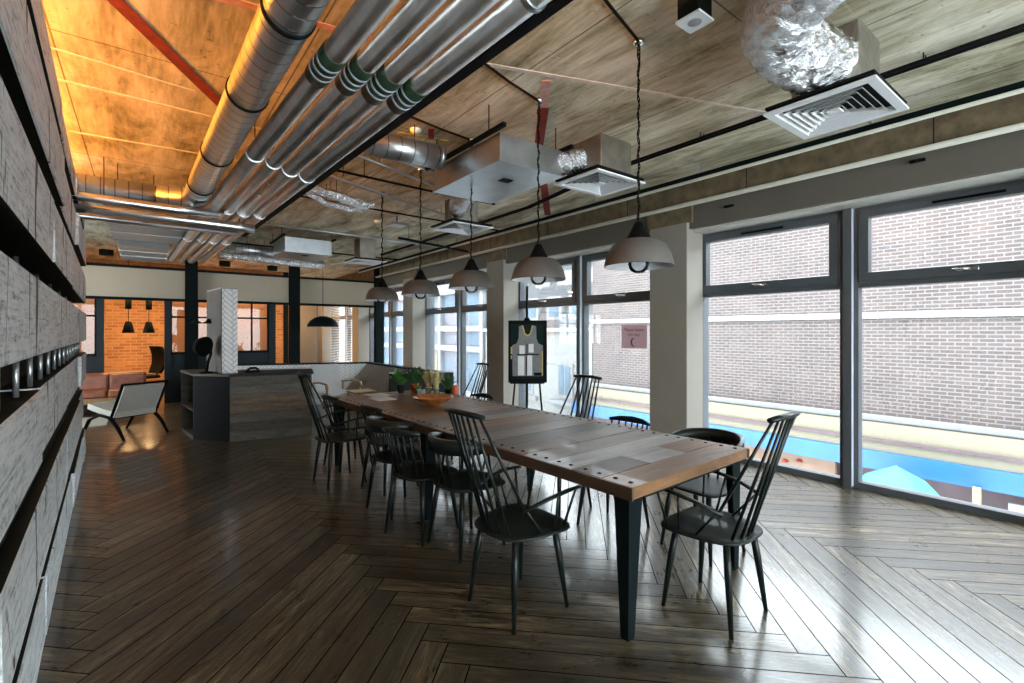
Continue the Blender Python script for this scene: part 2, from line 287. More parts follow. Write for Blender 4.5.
# ------------------------------------------------------------ mesh helpers
class MB:
    def __init__(s): s.bm = bmesh.new()
    def _mark(s, fs, mi, smooth):
        for f in fs: f.material_index = mi; f.smooth = smooth
    def box(s, x0, y0, z0, x1, y1, z1, mi=0, bev=0, M4=None):
        r = bmesh.ops.create_cube(s.bm, size=1); vs = r['verts']
        for v in vs: v.co = Vector(((x0 + x1) / 2 + v.co.x * (x1 - x0), (y0 + y1) / 2 + v.co.y * (y1 - y0), (z0 + z1) / 2 + v.co.z * (z1 - z0)))
        fs = set(f for v in vs for f in v.link_faces); s._mark(fs, mi, False)
        if bev:
            es = list(set(e for v in vs for e in v.link_edges)); rr = bmesh.ops.bevel(s.bm, geom=es, offset=bev, segments=2, affect='EDGES', profile=.5)
            s._mark(rr['faces'], mi, False); vs = list(set(vs_ for f in rr['faces'] for vs_ in f.verts) | set(v for v in vs if v.is_valid))
        if M4:
            for v in set(vs): v.co = M4 @ v.co
        return s
    def tube(s, pts, rad, seg=10, mi=0, cap=True):
        pts = [Vector(p) for p in pts]; rs = rad if isinstance(rad, (list, tuple)) else [rad] * len(pts); rings = []
        up = None
        for i, p in enumerate(pts):
            d = (pts[min(i + 1, len(pts) - 1)] - pts[max(i - 1, 0)]).normalized()
            if up is None:
                a = Vector((0, 0, 1)) if abs(d.z) < .9 else Vector((1, 0, 0)); up = (a - d * a.dot(d)).normalized()
            else: up = (up - d * up.dot(d)).normalized()
            b = d.cross(up); r = rs[i]; rx, ry = r if isinstance(r, tuple) else (r, r)
            rings.append([s.bm.verts.new(p + up * (math.cos(2 * math.pi * k / seg) * rx) + b * (math.sin(2 * math.pi * k / seg) * ry)) for k in range(seg)])
        fs = []
        for a, b in zip(rings, rings[1:]):
            for k in range(seg): fs.append(s.bm.faces.new((a[k], a[(k + 1) % seg], b[(k + 1) % seg], b[k])))
        s._mark(fs, mi, seg > 5)
        if cap:
            for f in (s.bm.faces.new(rings[0][::-1]), s.bm.faces.new(rings[-1])): f.material_index = mi
        return s
    def lathe(s, prof, seg=32, mi=0, c=(0, 0, 0), smooth=True, M4=None):
        rings = []; 
        for r, z in prof:
            if r < 1e-5: rings.append([s.bm.verts.new(Vector(c) + Vector((0, 0, z)))])
            else: rings.append([s.bm.verts.new(Vector(c) + Vector((r * math.cos(2 * math.pi * k / seg), r * math.sin(2 * math.pi * k / seg), z))) for k in range(seg)])
        for a, b in zip(rings, rings[1:]):
            for k in range(seg):
                q = [a[k % len(a)], a[(k + 1) % seg % len(a)], b[(k + 1) % seg % len(b)], b[k % len(b)]]
                u = []
                for v in q:
                    if v not in u: u.append(v)
                if len(u) > 2: f = s.bm.faces.new(u); f.material_index = mi; f.smooth = smooth
        if M4:
            for rg in rings:
                for v in rg: v.co = M4 @ v.co
        return s
    def prism(s, poly, z0, z1, mi=0, mt=None, M4=None, bev=0):
        """poly of (x,y) extruded z0..z1"""
        a = [s.bm.verts.new((x, y, z0)) for x, y in poly]; b = [s.bm.verts.new((x, y, z1)) for x, y in poly]; n = len(poly)
        f = [s.bm.faces.new(a[::-1])]; ft = s.bm.faces.new(b); sd = [s.bm.faces.new((a[k], a[(k + 1) % n], b[(k + 1) % n], b[k])) for k in range(n)]
        s._mark(f + sd, mi, False); ft.material_index = mi if mt is None else mt; vs = a + b
        if bev:
            es = [e for e in ft.edges]; rr = bmesh.ops.bevel(s.bm, geom=es, offset=bev, segments=2, affect='EDGES'); s._mark(rr['faces'], mi, False)
            vs = [v for v in vs if v.is_valid] + [v for ff in rr['faces'] for v in ff.verts]
        if M4:
            for v in set(vs): v.co = M4 @ v.co
        return s
    def face(s, pts, mi=0):
        f = s.bm.faces.new([s.bm.verts.new(p) for p in pts]); f.material_index = mi; return s
    def quadslab(s, a, b, z0, z1, th, mi=0):
        """vertical slab along the plan line a-b"""
        a, b = Vector(a), Vector(b); d = (b - a).normalized(); n = Vector((-d.y, d.x)) * th
        return s.prism([tuple(a), tuple(b), tuple(b + n), tuple(a + n)], z0, z1, mi)
    def build(s, name, mats, parent=None, loc=None):
        bmesh.ops.recalc_face_normals(s.bm, faces=s.bm.faces)
        me = bpy.data.meshes.new(name); s.bm.to_mesh(me); s.bm.free()
        for m in (mats if isinstance(mats, (list, tuple)) else [mats]): me.materials.append(m)
        o = bpy.data.objects.new(name, me); C.objects.link(o)
        if parent: o.parent = parent
        if loc: o.location = loc
        return o
def tag(o, label=None, cat=None, group=None, kind=None):
    if label: o['label'] = label
    if cat: o['category'] = cat
    if group: o['group'] = group
    if kind: o['kind'] = kind
    return o
def thing(name, label, cat, loc=(0, 0, 0), rz=0, group=None):
    o = bpy.data.objects.new(name, None); C.objects.link(o); o.location = loc; o.rotation_euler = (0, 0, R(rz)); o.empty_display_size = .1
    return tag(o, label, cat, group)
def struct(name, mb, mats, parent=None):
    o = mb.build(name, mats, parent)
    if not parent: o['kind'] = 'structure'
    return o
def sroot(name, loc=(0, 0, 0), rz=0):
    o = bpy.data.objects.new(name, None); C.objects.link(o); o.location = loc; o.rotation_euler = (0, 0, R(rz)); o['kind'] = 'structure'; return o
def dup(o, parent=None):
    c = o.copy(); C.objects.link(c)
    if parent: c.parent = parent
    for ch in list(o.children): dup(ch, c)
    return c
def retag(o, label, loc, rz, group=None):
    o['label'] = label; o.location = loc; o.rotation_euler = (0, 0, R(rz))
    if group: o['group'] = group
    return o

# ------------------------------------------------------------ the shell
XL, YB, YE = -5.0, -4.0, 21.0
struct('floor', MB().box(XL, YB, -.12, 5.5, YE, 0), M['floor'])
ceil = struct('ceiling', MB().box(XL, YB, CEIL, 5.6, YE, CEIL + .3), M['concrete'])
def stripe(p, q, w, m, z=CEIL):
    p, q = Vector(p), Vector(q); d = (q - p).normalized(); n = Vector((-d.y, d.x)) * w / 2
    MB().prism([tuple(p - n), tuple(q - n), tuple(q + n), tuple(p + n)], z - .004, z + .001).build('paint_stripe', m, ceil)
stripe((-.30, 2.92), (.50, 4.28), .085, M['red'])
stripe((-.50, 4.50), (.95, 4.55), .035, M['whitepaint']); stripe((-.6, 4.0), (.3, 4.12), .02, M['whitepaint'])
stripe((-.2, 2.98), (1.15, 2.74), .06, M['pink'])
stripe((1.62, 2.61), (3.05, 2.08), .035, M['whitepaint']); stripe((3.03, 2.09), (4.0, 1.74), .028, M['whitepaint'])
stripe((2.20, 2.47), (2.45, 2.78), .07, M['pink']); stripe((2.45, 2.78), (2.95, 3.42), .08, M['red']); stripe((3.6, 4.1), (4.75, 5.3), .09, M['red'])
stripe((1.95, 3.66), (2.05, 3.85), .05, M['red']); stripe((1.75, 3.9), (2.2, 3.8), .03, M['yellow'])
stripe((2.2, 6.6), (4.2, 6.9), .05, M['whitepaint']); stripe((-.5, 5.6), (1.1, 5.5), .03, M['whitepaint'])
struct('wall_left_outer', MB().box(XL - .2, YB, 0, XL, 7.6, CEIL).box(XL - .2, 10.4, 0, XL, YE, CEIL).box(XL - .2, 7.6, 2.85, XL, 10.4, CEIL).box(XL - .2, 7.6, 0, XL, 10.4, .25), M['wallp'])
for k in range(1):  # unseen window, added to let more daylight into the room
    y0 = 7.6; w_ = sroot('window_%d' % (70 + k)); f = MB()
    for q in ((y0, .25, y0 + 2.8, .32), (y0, 2.78, y0 + 2.8, 2.85), (y0, .32, y0 + .06, 2.78), (y0 + 2.74, .32, y0 + 2.8, 2.78)): f.box(XL - .12, q[0], q[1], XL - .04, q[2], q[3])
    f.build('window_frame', M['alu'], w_); MB().box(XL - .085, y0 + .05, .31, XL - .075, y0 + 2.75, 2.79).build('pane', M['glass'], w_)
lamp('window_portal', 'AREA', (XL - .15, 9.0, 1.55), 1, size=2.6, sy=2.8, rot=(0, R(-90), 0), portal=True)  # guides sky light through the added left window
struct('wall_back', MB().box(XL, YB - .2, 2.8, 5.6, YB, CEIL).box(XL, YB - .2, 0, XL + .3, YB, 2.8).box(5.0, YB - .2, 0, 5.6, YB, 2.8), M['wallp'])
for k in range(4):  # unseen glazing behind the camera, added to brighten the interior
    x0 = XL + .3 + k * 2.5; w_ = sroot('window_%d' % (60 + k)); f = MB()
    for q in ((x0, 0, x0 + 2.5, .07), (x0, 2.7, x0 + 2.5, 2.8), (x0, .07, x0 + .06, 2.7), (x0 + 2.44, .07, x0 + 2.5, 2.7)): f.box(q[0], YB - .12, q[1], q[2], YB - .04, q[3])
    f.build('window_frame', M['alu'], w_); MB().box(x0 + .05, YB - .085, .06, x0 + 2.45, YB - .075, 2.71).build('pane', M['glass'], w_)
lamp('window_portal', 'AREA', (.15, YB - .15, 1.4), 1, size=10, sy=2.8, rot=(R(90), 0, 0), portal=True)  # guides sky light through the added back glazing
struct('wall_end', MB().box(XL, YE, 0, 5.6, YE + .2, CEIL), M['wallp'])

# window wall: concrete beam, bulkhead, pillars
struct('trim_1', MB().box(4.92, YB, 2.95, 5.6, YE, CEIL + .01), M['beam'])
YP = [PIL0 + PITCH * k for k in range(-2, 6)]
bk = MB()
for a, b in BAYS: bk.box(5.0, a, 2.66, 5.5, b, 2.95)
struct('trim_2', bk, M['bulk'])
st = MB()
for a, b in BAYS: st.box(5.06, a + .01, 2.635, 5.46, b - .01, 2.662)
struct('trim_3', st, M['sillw'])
for y in YP: struct('trim_%d' % (30 + YP.index(y)), MB().box(XW - .04, y + .092, 0, XW + .2, y + PW - .092, 2.66), M['alu'])
for n, y in enumerate(YP):
    r = sroot('wall_pillar'); r.name = 'wall_window_side' if n == 0 else 'wall_window_side.%03d' % n
    MB().box(4.95, y, 0, 5.285, y + PW, 2.73, bev=.006).build('pillar', M['plaster'], r)
    MB().box(4.97, y - .05, 2.73, 5.285, y + PW + .05, 2.95).build('pillar_head', M['beam'], r)

def window(n, y0, y1):
    w = sroot('window_%d' % n); x = XW; f = MB(); T = 2.64
    f.box(x - .05, y0, 0, x + .06, y1, .06); f.box(x - .05, y0, T - .07, x + .06, y1, T)
    f.box(x - .05, y0, .06, x + .06, y0 + .04, T - .07); f.box(x - .05, y1 - .04, .06, x + .06, y1, T - .07)
    f.box(x - .05, y0 + .04, 1.885, x + .06, y1 - .04, 1.945)
    f.build('window_frame', M['alu'], w)
    s = MB(); a, b = y0 + .05, y1 - .05; xs = x - .075
    s.box(xs, a, 1.93, x + .02, b, 2.02, bev=.006); s.box(xs, a, 2.53, x + .02, b, 2.60, bev=.006); s.box(xs, a, 2.02, x + .02, a + .075, 2.53); s.box(xs, b - .075, 2.02, x + .02, b, 2.53)
    so = s.build('sash', M['alu'], w)
    MB().box(x - .01, a + .07, 2.01, x + .0, b - .07, 2.54).build('pane', M['glass'], so)
    MB().box(x - .005, y0 + .035, .05, x + .005, y1 - .035, 1.89).build('pane', M['glass'], w)
    c = (y0 + y1) / 2
    h = MB().box(xs - .02, c - .07, 1.965, xs, c + .07, 1.995, bev=.004); h.tube([(xs - .03, c - .02, 1.98), (xs - .045, c + .09, 1.985)], .007, 8); h.build('handle', M['chrome'], w)
    MB().box(xs - .012, c - .22, 2.555, xs, c + .22, 2.575).build('stay', M['black'], w)
    return w
nw = 1; mull = MB()
for a, b in BAYS:
    c = (a + b) / 2 + .03
    window(nw, a - .09, c - .035); window(nw + 1, c + .035, b + .09); nw += 2
    mo = sroot('trim_%d' % (nw + 10)); MB().box(XW - .10, c - .035, 0, XW + .06, c + .035, 2.64).build('mullion', M['alu'], mo)
    MB().box(XW - .098, c - .037, .02, XW + .0, c - .0345, 2.63).build('mullion_lit_face', M['alu_lit'], mo)  # pale strip paints the daylit side of the mullion

# ------------------------------------------------------------ left wall of stacked timbers (slightly turned)
WL = sroot('wall_left', (-.209, 0, 0), 2.48)
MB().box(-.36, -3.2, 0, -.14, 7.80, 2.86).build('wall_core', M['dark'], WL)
rows = [(0.0, .30), (.455, .78), (.912, 1.235), (1.37, 1.69), (1.815, 2.135), (2.262, 2.585), (2.72, 2.93)]
for ri, (z0, z1) in enumerate(rows):
    y = -3.2 + (ri * .83) % 1.6 - .6; prot = 0
    while y < 7.85:
        L = random.choice((1.8, 2.2, 2.6)); y1 = min(y + L, 7.85 + random.uniform(-.06, .03)); 
        if 7.85 - y1 < .5: y1 = 7.85 + random.uniform(-.06, .02)
        ya = max(y, -3.2); px = random.uniform(-.022, .006)
        if y1 > ya + .1:
            b = MB().box(-.36, ya + .003, z0 + random.uniform(0, .012), px, y1 - .003, z1 - random.uniform(0, .012), bev=.007)
            for v in b.bm.verts:
                if v.co.x > -.1: v.co.x += random.uniform(-.004, .004)
            b.bm.normal_update()
            for f_ in b.bm.faces: f_.material_index = 1 if abs(f_.normal.z) > .9 else 0  # beam tops and undersides coloured dark as painted gap shade
            b.build('timber_beam', [M['sleeper'], M['gap_shade']], WL)
        y = y1
for z0, z1 in ((.29, .465), (.77, .92), (2.125, 2.27), (2.575, 2.73)): MB().box(-.13, -3.1, z0, -.055, 7.78, z1).build('gap_shade_board', M['gap_shade'], WL)  # added dark boards stand in for the shade between beams
for zz0, zz1 in ((1.235, 1.37), (1.69, 1.815)):
    for k in range(18 if zz0 < 1.5 else 9):
        yy = (.46 + .41 * k) if zz0 < 1.5 else (.6 + .85 * k); xx = -.05 if zz0 < 1.5 else -.115; MB().tube([(xx, yy, zz0 - .005), (xx, yy, zz1 + .005)], .009, 8).build('spacer_rod', M['rod'], WL)
for k, l in enumerate(('nearest', 'second nearest', 'middle', 'second farthest', 'farthest')):
    y = .9 + 1.35 * k; led = thing('wall_washer', l + ' amber linear washer hung behind the timber wall', 'light', (-1.5, y, 2.97), 2.5, 'amber linear washers behind the timber wall')
    MB().box(-.05, -.5, -.04, .0, .5, .04).build('housing', M['steel'], led); MB().box(.0, -.48, -.03, .006, .48, .03).build('diffuser', M['ledstrip'], led)
    for yy in (-.4, .4): MB().tube([(-.03, yy, .04), (-.03, yy, CEIL - 2.97)], .005, 6).build('hanger_rod', M['steel'], led)
    lamp('wall_washer_light', 'AREA', (-1.485, y, 2.97), 92, (1, .31, .015), .06, .95, (0, R(-132), 0))

# ------------------------------------------------------------ table and chairs
def make_table():
    t = thing('dining_table', 'long reclaimed plank dining table on dark tapered steel legs', 'table', (1.80, 1.42, 0), 2.1)
    L, Wd, z0, z1 = 4.03, 1.17, .69, .75; top = MB(); y = 0; k = 0; bolts = []
    seq = [2, 0, 4, 1, 0, 3, 1, 0, 2, 0, 3, 2, 0, 2, 2, 0, 2, 1, 2, 2, 0]
    while y < L - .02:
        w = min(random.choice((.19, .2, .21)), L - y)
        if L - (y + w) < .08: w = L - y
        m = seq[k % len(seq)]
        if k == 1:      # the patched board with a pale inset piece
            top.box(.0, y + .002, z0, .42, y + w - .002, z1, 3); top.box(.422, y + .002, z0, .78, y + w - .002, z1, 4); top.box(.782, y + .002, z0, Wd, y + w - .002, z1, 2)
        elif k == 4 or k == 9: top.box(0, y + .002, z0, .5, y + w - .002, z1, m); top.box(.503, y + .002, z0, Wd, y + w - .002, z1, (m + 1) % 4)
        else: top.box(0, y + .002, z0, Wd, y + w - .002, z1 - random.uniform(0, .002), m)
        bolts += [(.055, y + w * .28), (.055, y + w * .75), (Wd - .055, y + w * .28), (Wd - .055, y + w * .75)]
        y += w; k += 1
    top.build('tabletop', M['tops'], t)
    e = MB(); e.box(-.012, -.004, z0 - .003, -.001, L + .004, z1 - .002); e.box(Wd + .001, -.004, z0 - .003, Wd + .012, L + .004, z1 - .002); e.build('edge_board', M['edge'], t)
    b0 = None
    for bx, by in bolts[:96]:
        if b0 is None: b0 = MB().lathe([(0, .004), (.008, .0035), (.0125, .0), (.0125, -.002)], 10).build('bolt', M['dark'], t); o = b0
        else: o = b0.copy(); C.objects.link(o)
        o.location = (bx, by, z1)
    fr = MB(); fr.box(.12, .02, .67, Wd - .12, .07, .69); fr.box(.12, L - .07, .67, Wd - .12, L - .02, .69); fr.box(.12, .07, .67, .16, L - .07, .69); fr.box(Wd - .16, .07, .67, Wd - .12, L - .07, .69)
    fr.build('under_frame', M['steel'], t)
    for sx in (0, 1):
        for ly in (.035, 1.95, L - .125):
            g = MB(); x = .02 if sx == 0 else Wd - .02; d = 1 if sx == 0 else -1
            a = [(x, ly), (x + d * .105, ly), (x + d * .105, ly + .015), (x + d * .015, ly + .015), (x + d * .015, ly + .09), (x, ly + .09)]
            lo = [(x + d * .005, ly + .01), (x + d * .055, ly + .01), (x + d * .055, ly + .022), (x + d * .02, ly + .022), (x + d * .02, ly + .055), (x + d * .005, ly + .055)]
            va = [g.bm.verts.new((p[0], p[1], .69)) for p in a]; vb = [g.bm.verts.new((p[0], p[1], 0)) for p in lo]
            g.bm.faces.new(va); g.bm.faces.new(vb[::-1])
            for i in range(6): g.bm.faces.new((va[i], vb[i], vb[(i + 1) % 6], va[(i + 1) % 6]))
            g.build('leg', M['steel'], t)
    return t
make_table()

def seat_poly(w=.42, d=.40, n=40):
    P = []
    for i in range(n):
        a = 2 * math.pi * i / n; c, s = math.cos(a), math.sin(a)
        ex = 2 / 5.5 if c > 0 else 2 / 2.2
        x = math.copysign(abs(c) ** ex, c) * d / 2 * (1 if c < 0 else 1 + .05 * math.cos(s * 1.5)); y = math.copysign(abs(s) ** (2 / 3.6), s) * w / 2 * (1 + x * .45)
        P.append((x, y))
    return P
def chair_base(t, w=.43, d=.41):
    P = seat_poly(w, d); s = MB(); n = len(P)
    lay = [(.93, .425), (1.0, .434), (1.0, .442), (.97, .446), (.7, .440), (.35, .436)]
    rings = [[s.bm.verts.new((x * k, y * k, z)) for x, y in P] for k, z in lay]
    for a, b in zip(rings, rings[1:]):
        for i in range(n): f = s.bm.faces.new((a[i], a[(i + 1) % n], b[(i + 1) % n], b[i])); f.smooth = True
    s.bm.faces.new(rings[0][::-1]); s.bm.faces.new(rings[-1]).smooth = True
    s.build('seat', M['seat'], t)
    for sx in (-1, 1):
        for sy in (-1, 1):
            MB().tube([(sx * .135, sy * .14, .432), (sx * .155, sy * .16, .28), (sx * .185, sy * .19, 0)], [.0165, .0185, .0105], 12).build('leg', M['blackp'], t)
def high_chair(label):
    t = thing('dining_armchair', label, 'chair'); chair_base(t, .45, .43)
    cz, cx = 1.065, -.365; J = []
    n = 7
    for i in range(n):
        u = (i / (n - 1)) * 2 - 1; yt = u * .135; b = (-.175 + .06 * u * u, u * .165, .438); tp = (cx + .012 * u * u, yt, cz)
        if abs(u) > .99:      # outer spindles stop at the rear arm joint
            b = (-.135, u * .215, .595); J.append(b)
        MB().tube([b, tuple(b[k] * .5 + tp[k] * .5 for k in range(3)), tp], [.0075, .0085, .0065], 8).build('spindle', M['blackp'], t)
    MB().tube([(cx + .018, -.16, cz), (cx + .004, -.08, cz + .006), (cx, 0, cz + .008), (cx + .004, .08, cz + .006), (cx + .018, .16, cz)], [(.012, .014), (.014, .022), (.014, .024), (.014, .022), (.012, .014)], 12).build('crest_rail', M['blackp'], t)
    for b in J:
        s = 1 if b[1] > 0 else -1
        MB().tube([(b[0] - .02, b[1], b[2] - .005), (-.02, s * .245, .63), (.12, s * .255, .65), (.225, s * .243, .648)], [(.009, .012), (.009, .017), (.009, .017), (.008, .014)], 10).build('armrest', M['blackp'], t)
        for p, q in (((-.13, s * .216, .598), (.0, s * .195, .438)), ((.06, s * .25, .642), (.09, s * .195, .438)), ((.19, s * .248, .645), (.165, s * .185, .438))):
            MB().tube([p, q], .0068, 8).build('arm_spindle', M['blackp'], t)
    return t
def low_chair(label, arms=False):
    t = thing('dining_chair', label, 'chair'); chair_base(t, .42, .40); n = 7; cz, cx = .765, -.255
    for i in range(n):
        u = (i / (n - 1)) * 2 - 1; MB().tube([(-.165 + .055 * u * u, u * .15, .438), (cx + .04 * u * u, u * .165, cz)], [.0075, .0065], 8).build('spindle', M['blackp'], t)
    MB().tube([(cx + .05, -.185, cz), (cx + .012, -.1, cz + .008), (cx, 0, cz + .01), (cx + .012, .1, cz + .008), (cx + .05, .185, cz)], [(.012, .010), (.022, .012), (.026, .013), (.022, .012), (.012, .010)], 12).build('crest_rail', M['blackp'], t)
    if arms:
        for s in (-1, 1):
            MB().tube([(-.205, s * .17, .635), (-.05, s * .24, .645), (.14, s * .25, .65)], [(.009, .012), (.009, .016), (.008, .014)], 10).build('armrest', M['blackp'], t)
            for p, q in (((.11, s * .247, .645), (.12, s * .19, .438)), ((-.02, s * .24, .642), (.02, s * .195, .438))): MB().tube([p, q], .0068, 8).build('arm_spindle', M['blackp'], t)
    return t
def hoop_chair(label):
    t = thing('hoop_back_chair', label, 'chair'); chair_base(t, .44, .42); m = MB(); seg = 26; A = R(104); prev = None
    for i in range(seg + 1):
        u = i / seg * 2 - 1; a = u * A; r = .245; x, y = -math.cos(a) * r * 1.02 + .0, math.sin(a) * r
        hh = .040 * (1 - abs(u) ** 3) + .010; zc = .725 - .02 * abs(u) ** 2; th = .012
        q = []
        for dr, dz in ((-th, -hh), (th, -hh), (th * 1.2, hh), (-th * .6, hh)):
            rr = (r + dr) / r; q.append(m.bm.verts.new((x * rr, y * rr, zc + dz)))
        if prev:
            for k in range(4): f = m.bm.faces.new((prev[k], prev[(k + 1) % 4], q[(k + 1) % 4], q[k])); f.smooth = k % 2 == 1 or k == 0
        else: m.bm.faces.new(q)
        prev = q
    m.bm.faces.new(prev[::-1]); m.build('back_rail', M['blackp'], t)
    for i in range(9):
        u = (i / 8) * 2 - 1; a = u * R(88); a2 = u * R(80)
        MB().tube([(-math.cos(a2) * .175, math.sin(a2) * .185, .438), (-math.cos(a) * .246, math.sin(a) * .243, .705)], [.0075, .0068], 8).build('spindle', M['blackp'], t)
    return t
HA = high_chair('black high backed spindle armchair, nearest one on the left side of the table')
retag(HA, HA['label'], (1.61, 2.04, 0), 2, 'high backed armchairs')
def put(src, label, x, y, rz, group):
    return retag(dup(src), label, (x, y, 0), rz, group)
put(HA, 'black high backed spindle armchair at the near head of the table', 2.415, 1.37, 92, 'high backed armchairs')
put(HA, 'black high backed spindle armchair on the left side, nearest the timber clad counter', 1.54, 4.78, 4, 'high backed armchairs')
put(HA, 'black high backed armchair on the window side, just left of the near grey pillar', 2.80, 2.98, 181, 'high backed armchairs')
put(HA, 'black high backed armchair on the window side, farthest, right of the potted plants', 3.02, 4.98, 176, 'high backed armchairs')
LC = low_chair('low backed black spindle chair on the left side, between the two hoop backed chairs')
retag(LC, LC['label'], (1.64, 3.22, 0), 18, 'low backed chairs')
put(LC, 'low backed black spindle chair on the left side behind a hoop backed chair', 1.87, 4.33, 10, 'low backed chairs')
put(LC, 'low backed black chair on the window side, only its top rail above the table', 2.83, 2.42, 184, 'low backed chairs')
put(LC, 'low backed black chair on the window side in front of the farthest high backed armchair', 2.72, 4.33, 183, 'low backed chairs')
LA = low_chair('low backed black spindle armchair at the far left corner of the table', True); retag(LA, LA['label'], (1.80, 5.30, 0), 8)
HC = hoop_chair('black hoop backed chair on the left side, next to the nearest high backed armchair')
retag(HC, HC['label'], (1.78, 2.83, 0), 4, 'hoop backed chairs')
put(HC, 'black hoop backed chair on the left side, third from the far left corner', 1.70, 3.76, 8, 'hoop backed chairs')
put(HC, 'black hoop backed chair on the window side behind the armchair at the head', 3.02, 1.80, 176, 'hoop backed chairs')

# ------------------------------------------------------------ things on the table
TZ = .751
b = thing('fruit_bowl', 'wide shallow amber orange bowl on the wooden table', 'bowl', (2.26, 4.20, TZ))
MB().lathe([(0, 0), (.06, 0), (.065, .008), (.14, .045), (.20, .085), (.205, .09), (.196, .088), (.13, .052), (.05, .02), (0, .018)], 40).build('bowl_body', M['copper'], b)
def plant(name, label, x, y, potm, pr_, ph, leafm, n, L, kind, cat='plant'):
    t = thing(name, label, cat, (x, y, TZ)); MB().lathe([(0, 0), (pr_ * .75, 0), (pr_, ph), (pr_ * 1.06, ph), (pr_ * 1.06, ph * .9), (pr_ * .9, ph * .9), (0, ph * .88)], 20).build('pot', potm, t)
    m = MB(); st = MB()
    for i in range(n):
        a = random.uniform(0, 2 * math.pi); tilt = random.uniform(.1, .9 if kind != 'grass' else .45); l = L * random.uniform(.6, 1.1); w = {'broad': .03, 'spike': .011, 'grass': .005}[kind]
        d = Vector((math.cos(a), math.sin(a), 0)); s_ = Vector((-d.y, d.x, 0)); base = Vector((0, 0, ph * .9)) + d * random.uniform(0, pr_ * .7)
        pts = []
        for k in range(5):
            f = k / 4; pts.append(base + d * (l * tilt * f ** 1.3) + Vector((0, 0, l * (f - (.45 * tilt) * f * f))))
        ws = [w * .3, w * (.4 if kind == 'broad' else 1), w * (1.6 if kind == 'broad' else 1), w * (1.2 if kind == 'broad' else .7), .001]
        L_ = [m.bm.verts.new(p - s_ * q) for p, q in zip(pts, ws)]; R_ = [m.bm.verts.new(p + s_ * q) for p, q in zip(pts, ws)]; Cn = [m.bm.verts.new(p - Vector((0, 0, q * .35))) for p, q in zip(pts, ws)]
        for k in range(4):
            for A_, B_ in ((L_, Cn), (Cn, R_)): f = m.bm.faces.new((A_[k], B_[k], B_[k + 1], A_[k + 1])); f.smooth = True
    m.build('foliage', leafm, t); return t
plant('potted_plant', 'leafy green potted plant at the left end of the table plants, in a grey pot', 2.43, 5.32, M['darkwall'], .045, .10, M['leaf'], 60, .21, 'broad')
plant('potted_plant', 'bushy green plant in an orange red pot on the table', 2.55, 5.20, M['terra'], .05, .11, M['leaf2'], 75, .23, 'broad')
plant('dried_grass_pot', 'dry yellow grasses in a pale glass pot on the table', 2.62, 4.98, M['glasspot'], .04, .08, M['straw'], 110, .24, 'grass')
plant('dried_grass_pot', 'tall straw coloured grasses in a pale pot behind the orange bowl', 2.62, 4.80, M['glasspot'], .035, .09, M['straw'], 90, .23, 'grass')
plant('potted_plant', 'spiky dark green plant beside the red candle on the table', 2.76, 4.78, M['black'], .04, .07, M['leaf2'], 60, .20, 'spike')
plant('potted_plant', 'small pale green succulent between the orange pot and the dry grasses', 2.53, 5.06, M['glasspot'], .03, .06, M['leaf'], 22, .07, 'spike')
cd = thing('red_candle', 'short red pillar candle at the right end of the table plants', 'candle', (2.86, 4.79, TZ))
MB().lathe([(0, 0), (.034, 0), (.036, .004), (.036, .105), (.03, .108), (0, .102)], 20).build('candle_body', M['terra'], cd); MB().tube([(0, 0, .1), (.002, 0, .116)], .0015, 6).build('wick', M['black'], cd)
tag(MB().box(-.11, -.15, 0, .11, .15, .003).build('paper_sheet', M['paper'], None, (2.05, 4.95, TZ)), 'white paper sheet lying at the far end of the table', 'paper', 'papers on the table')
tag(MB().box(-.11, -.15, 0, .11, .15, .004).build('paper_sheet', M['paper'], None, (2.12, 5.27, TZ)), 'second white sheet, behind the other at the far end of the table', 'paper', 'papers on the table')

# ------------------------------------------------------------ pendants over the table
def pendant(label, x, y):
    zb = 1.86; t = thing('pendant_lamp', label, 'lamp', (x, y, zb), 0, 'pendant lamps over the table')
    s = MB(); s.lathe([(.112, .152), (.155, .125), (.186, .07), (.203, .004), (.203, -.002), (.199, -.002)], 48, 0); s.lathe([(.199, -.002), (.182, .066), (.151, .119), (.06, .145), (0, .148)], 48, 1); s.lathe([(.112, .152), (.0, .156)], 48, 0)
    s.build('lamp_shade', [M['shade'], M['shade_in']], t)
    MB().lathe([(0, .15), (.073, .15), (.073, .162), (.05, .205), (.028, .25), (.022, .262), (0, .262)], 24).build('lamp_neck', M['black'], t)
    MB().lathe([(0, -.042), (.03, -.037), (.052, -.018), (.062, .012), (.054, .045), (.03, .075), (.018, .10), (0, .10)], 24).build('bulb', M['bulb'], t)
    MB().lathe([(0, .06), (.02, .06), (.02, .14), (0, .14)], 16).build('lamp_holder', M['chrome'], t)
    pts1, pts2 = [], []; H = CEIL - zb - .03; n = 60; seed = random.uniform(0, 9)
    for k in range(n + 1):
        z = .26 + (H - .26) * k / n; wv = .006 * math.sin(k * .9 + seed); a = k * 1.1; rr = .005
        pts1.append((wv + rr * math.cos(a), rr * math.sin(a), z)); pts2.append((wv - rr * math.cos(a), -rr * math.sin(a), z))
    c = MB().tube(pts1, .0038, 6); c.tube(pts2, .0038, 6); c.tube([(.012, 0, H), (.016, .004, H - .10), (-.006, 0, H - .22), (-.004, 0, H - .3)], .004, 6); c.build('cord', M['black'], t)
    MB().lathe([(0, H + .03), (.035, H + .03), (.035, H + .012), (.02, H), (0, H)], 20).build('ceiling_rose', M['chrome'], t)
    return t
pl = ['nearest and largest grey dome pendant lamp over the near end of the table', 'second grey dome pendant lamp from the near end, in front of the framed vest', 'middle grey dome pendant lamp of the five over the table', 'fourth grey dome pendant lamp from the near end of the table', 'farthest grey dome pendant lamp over the far end of the table']
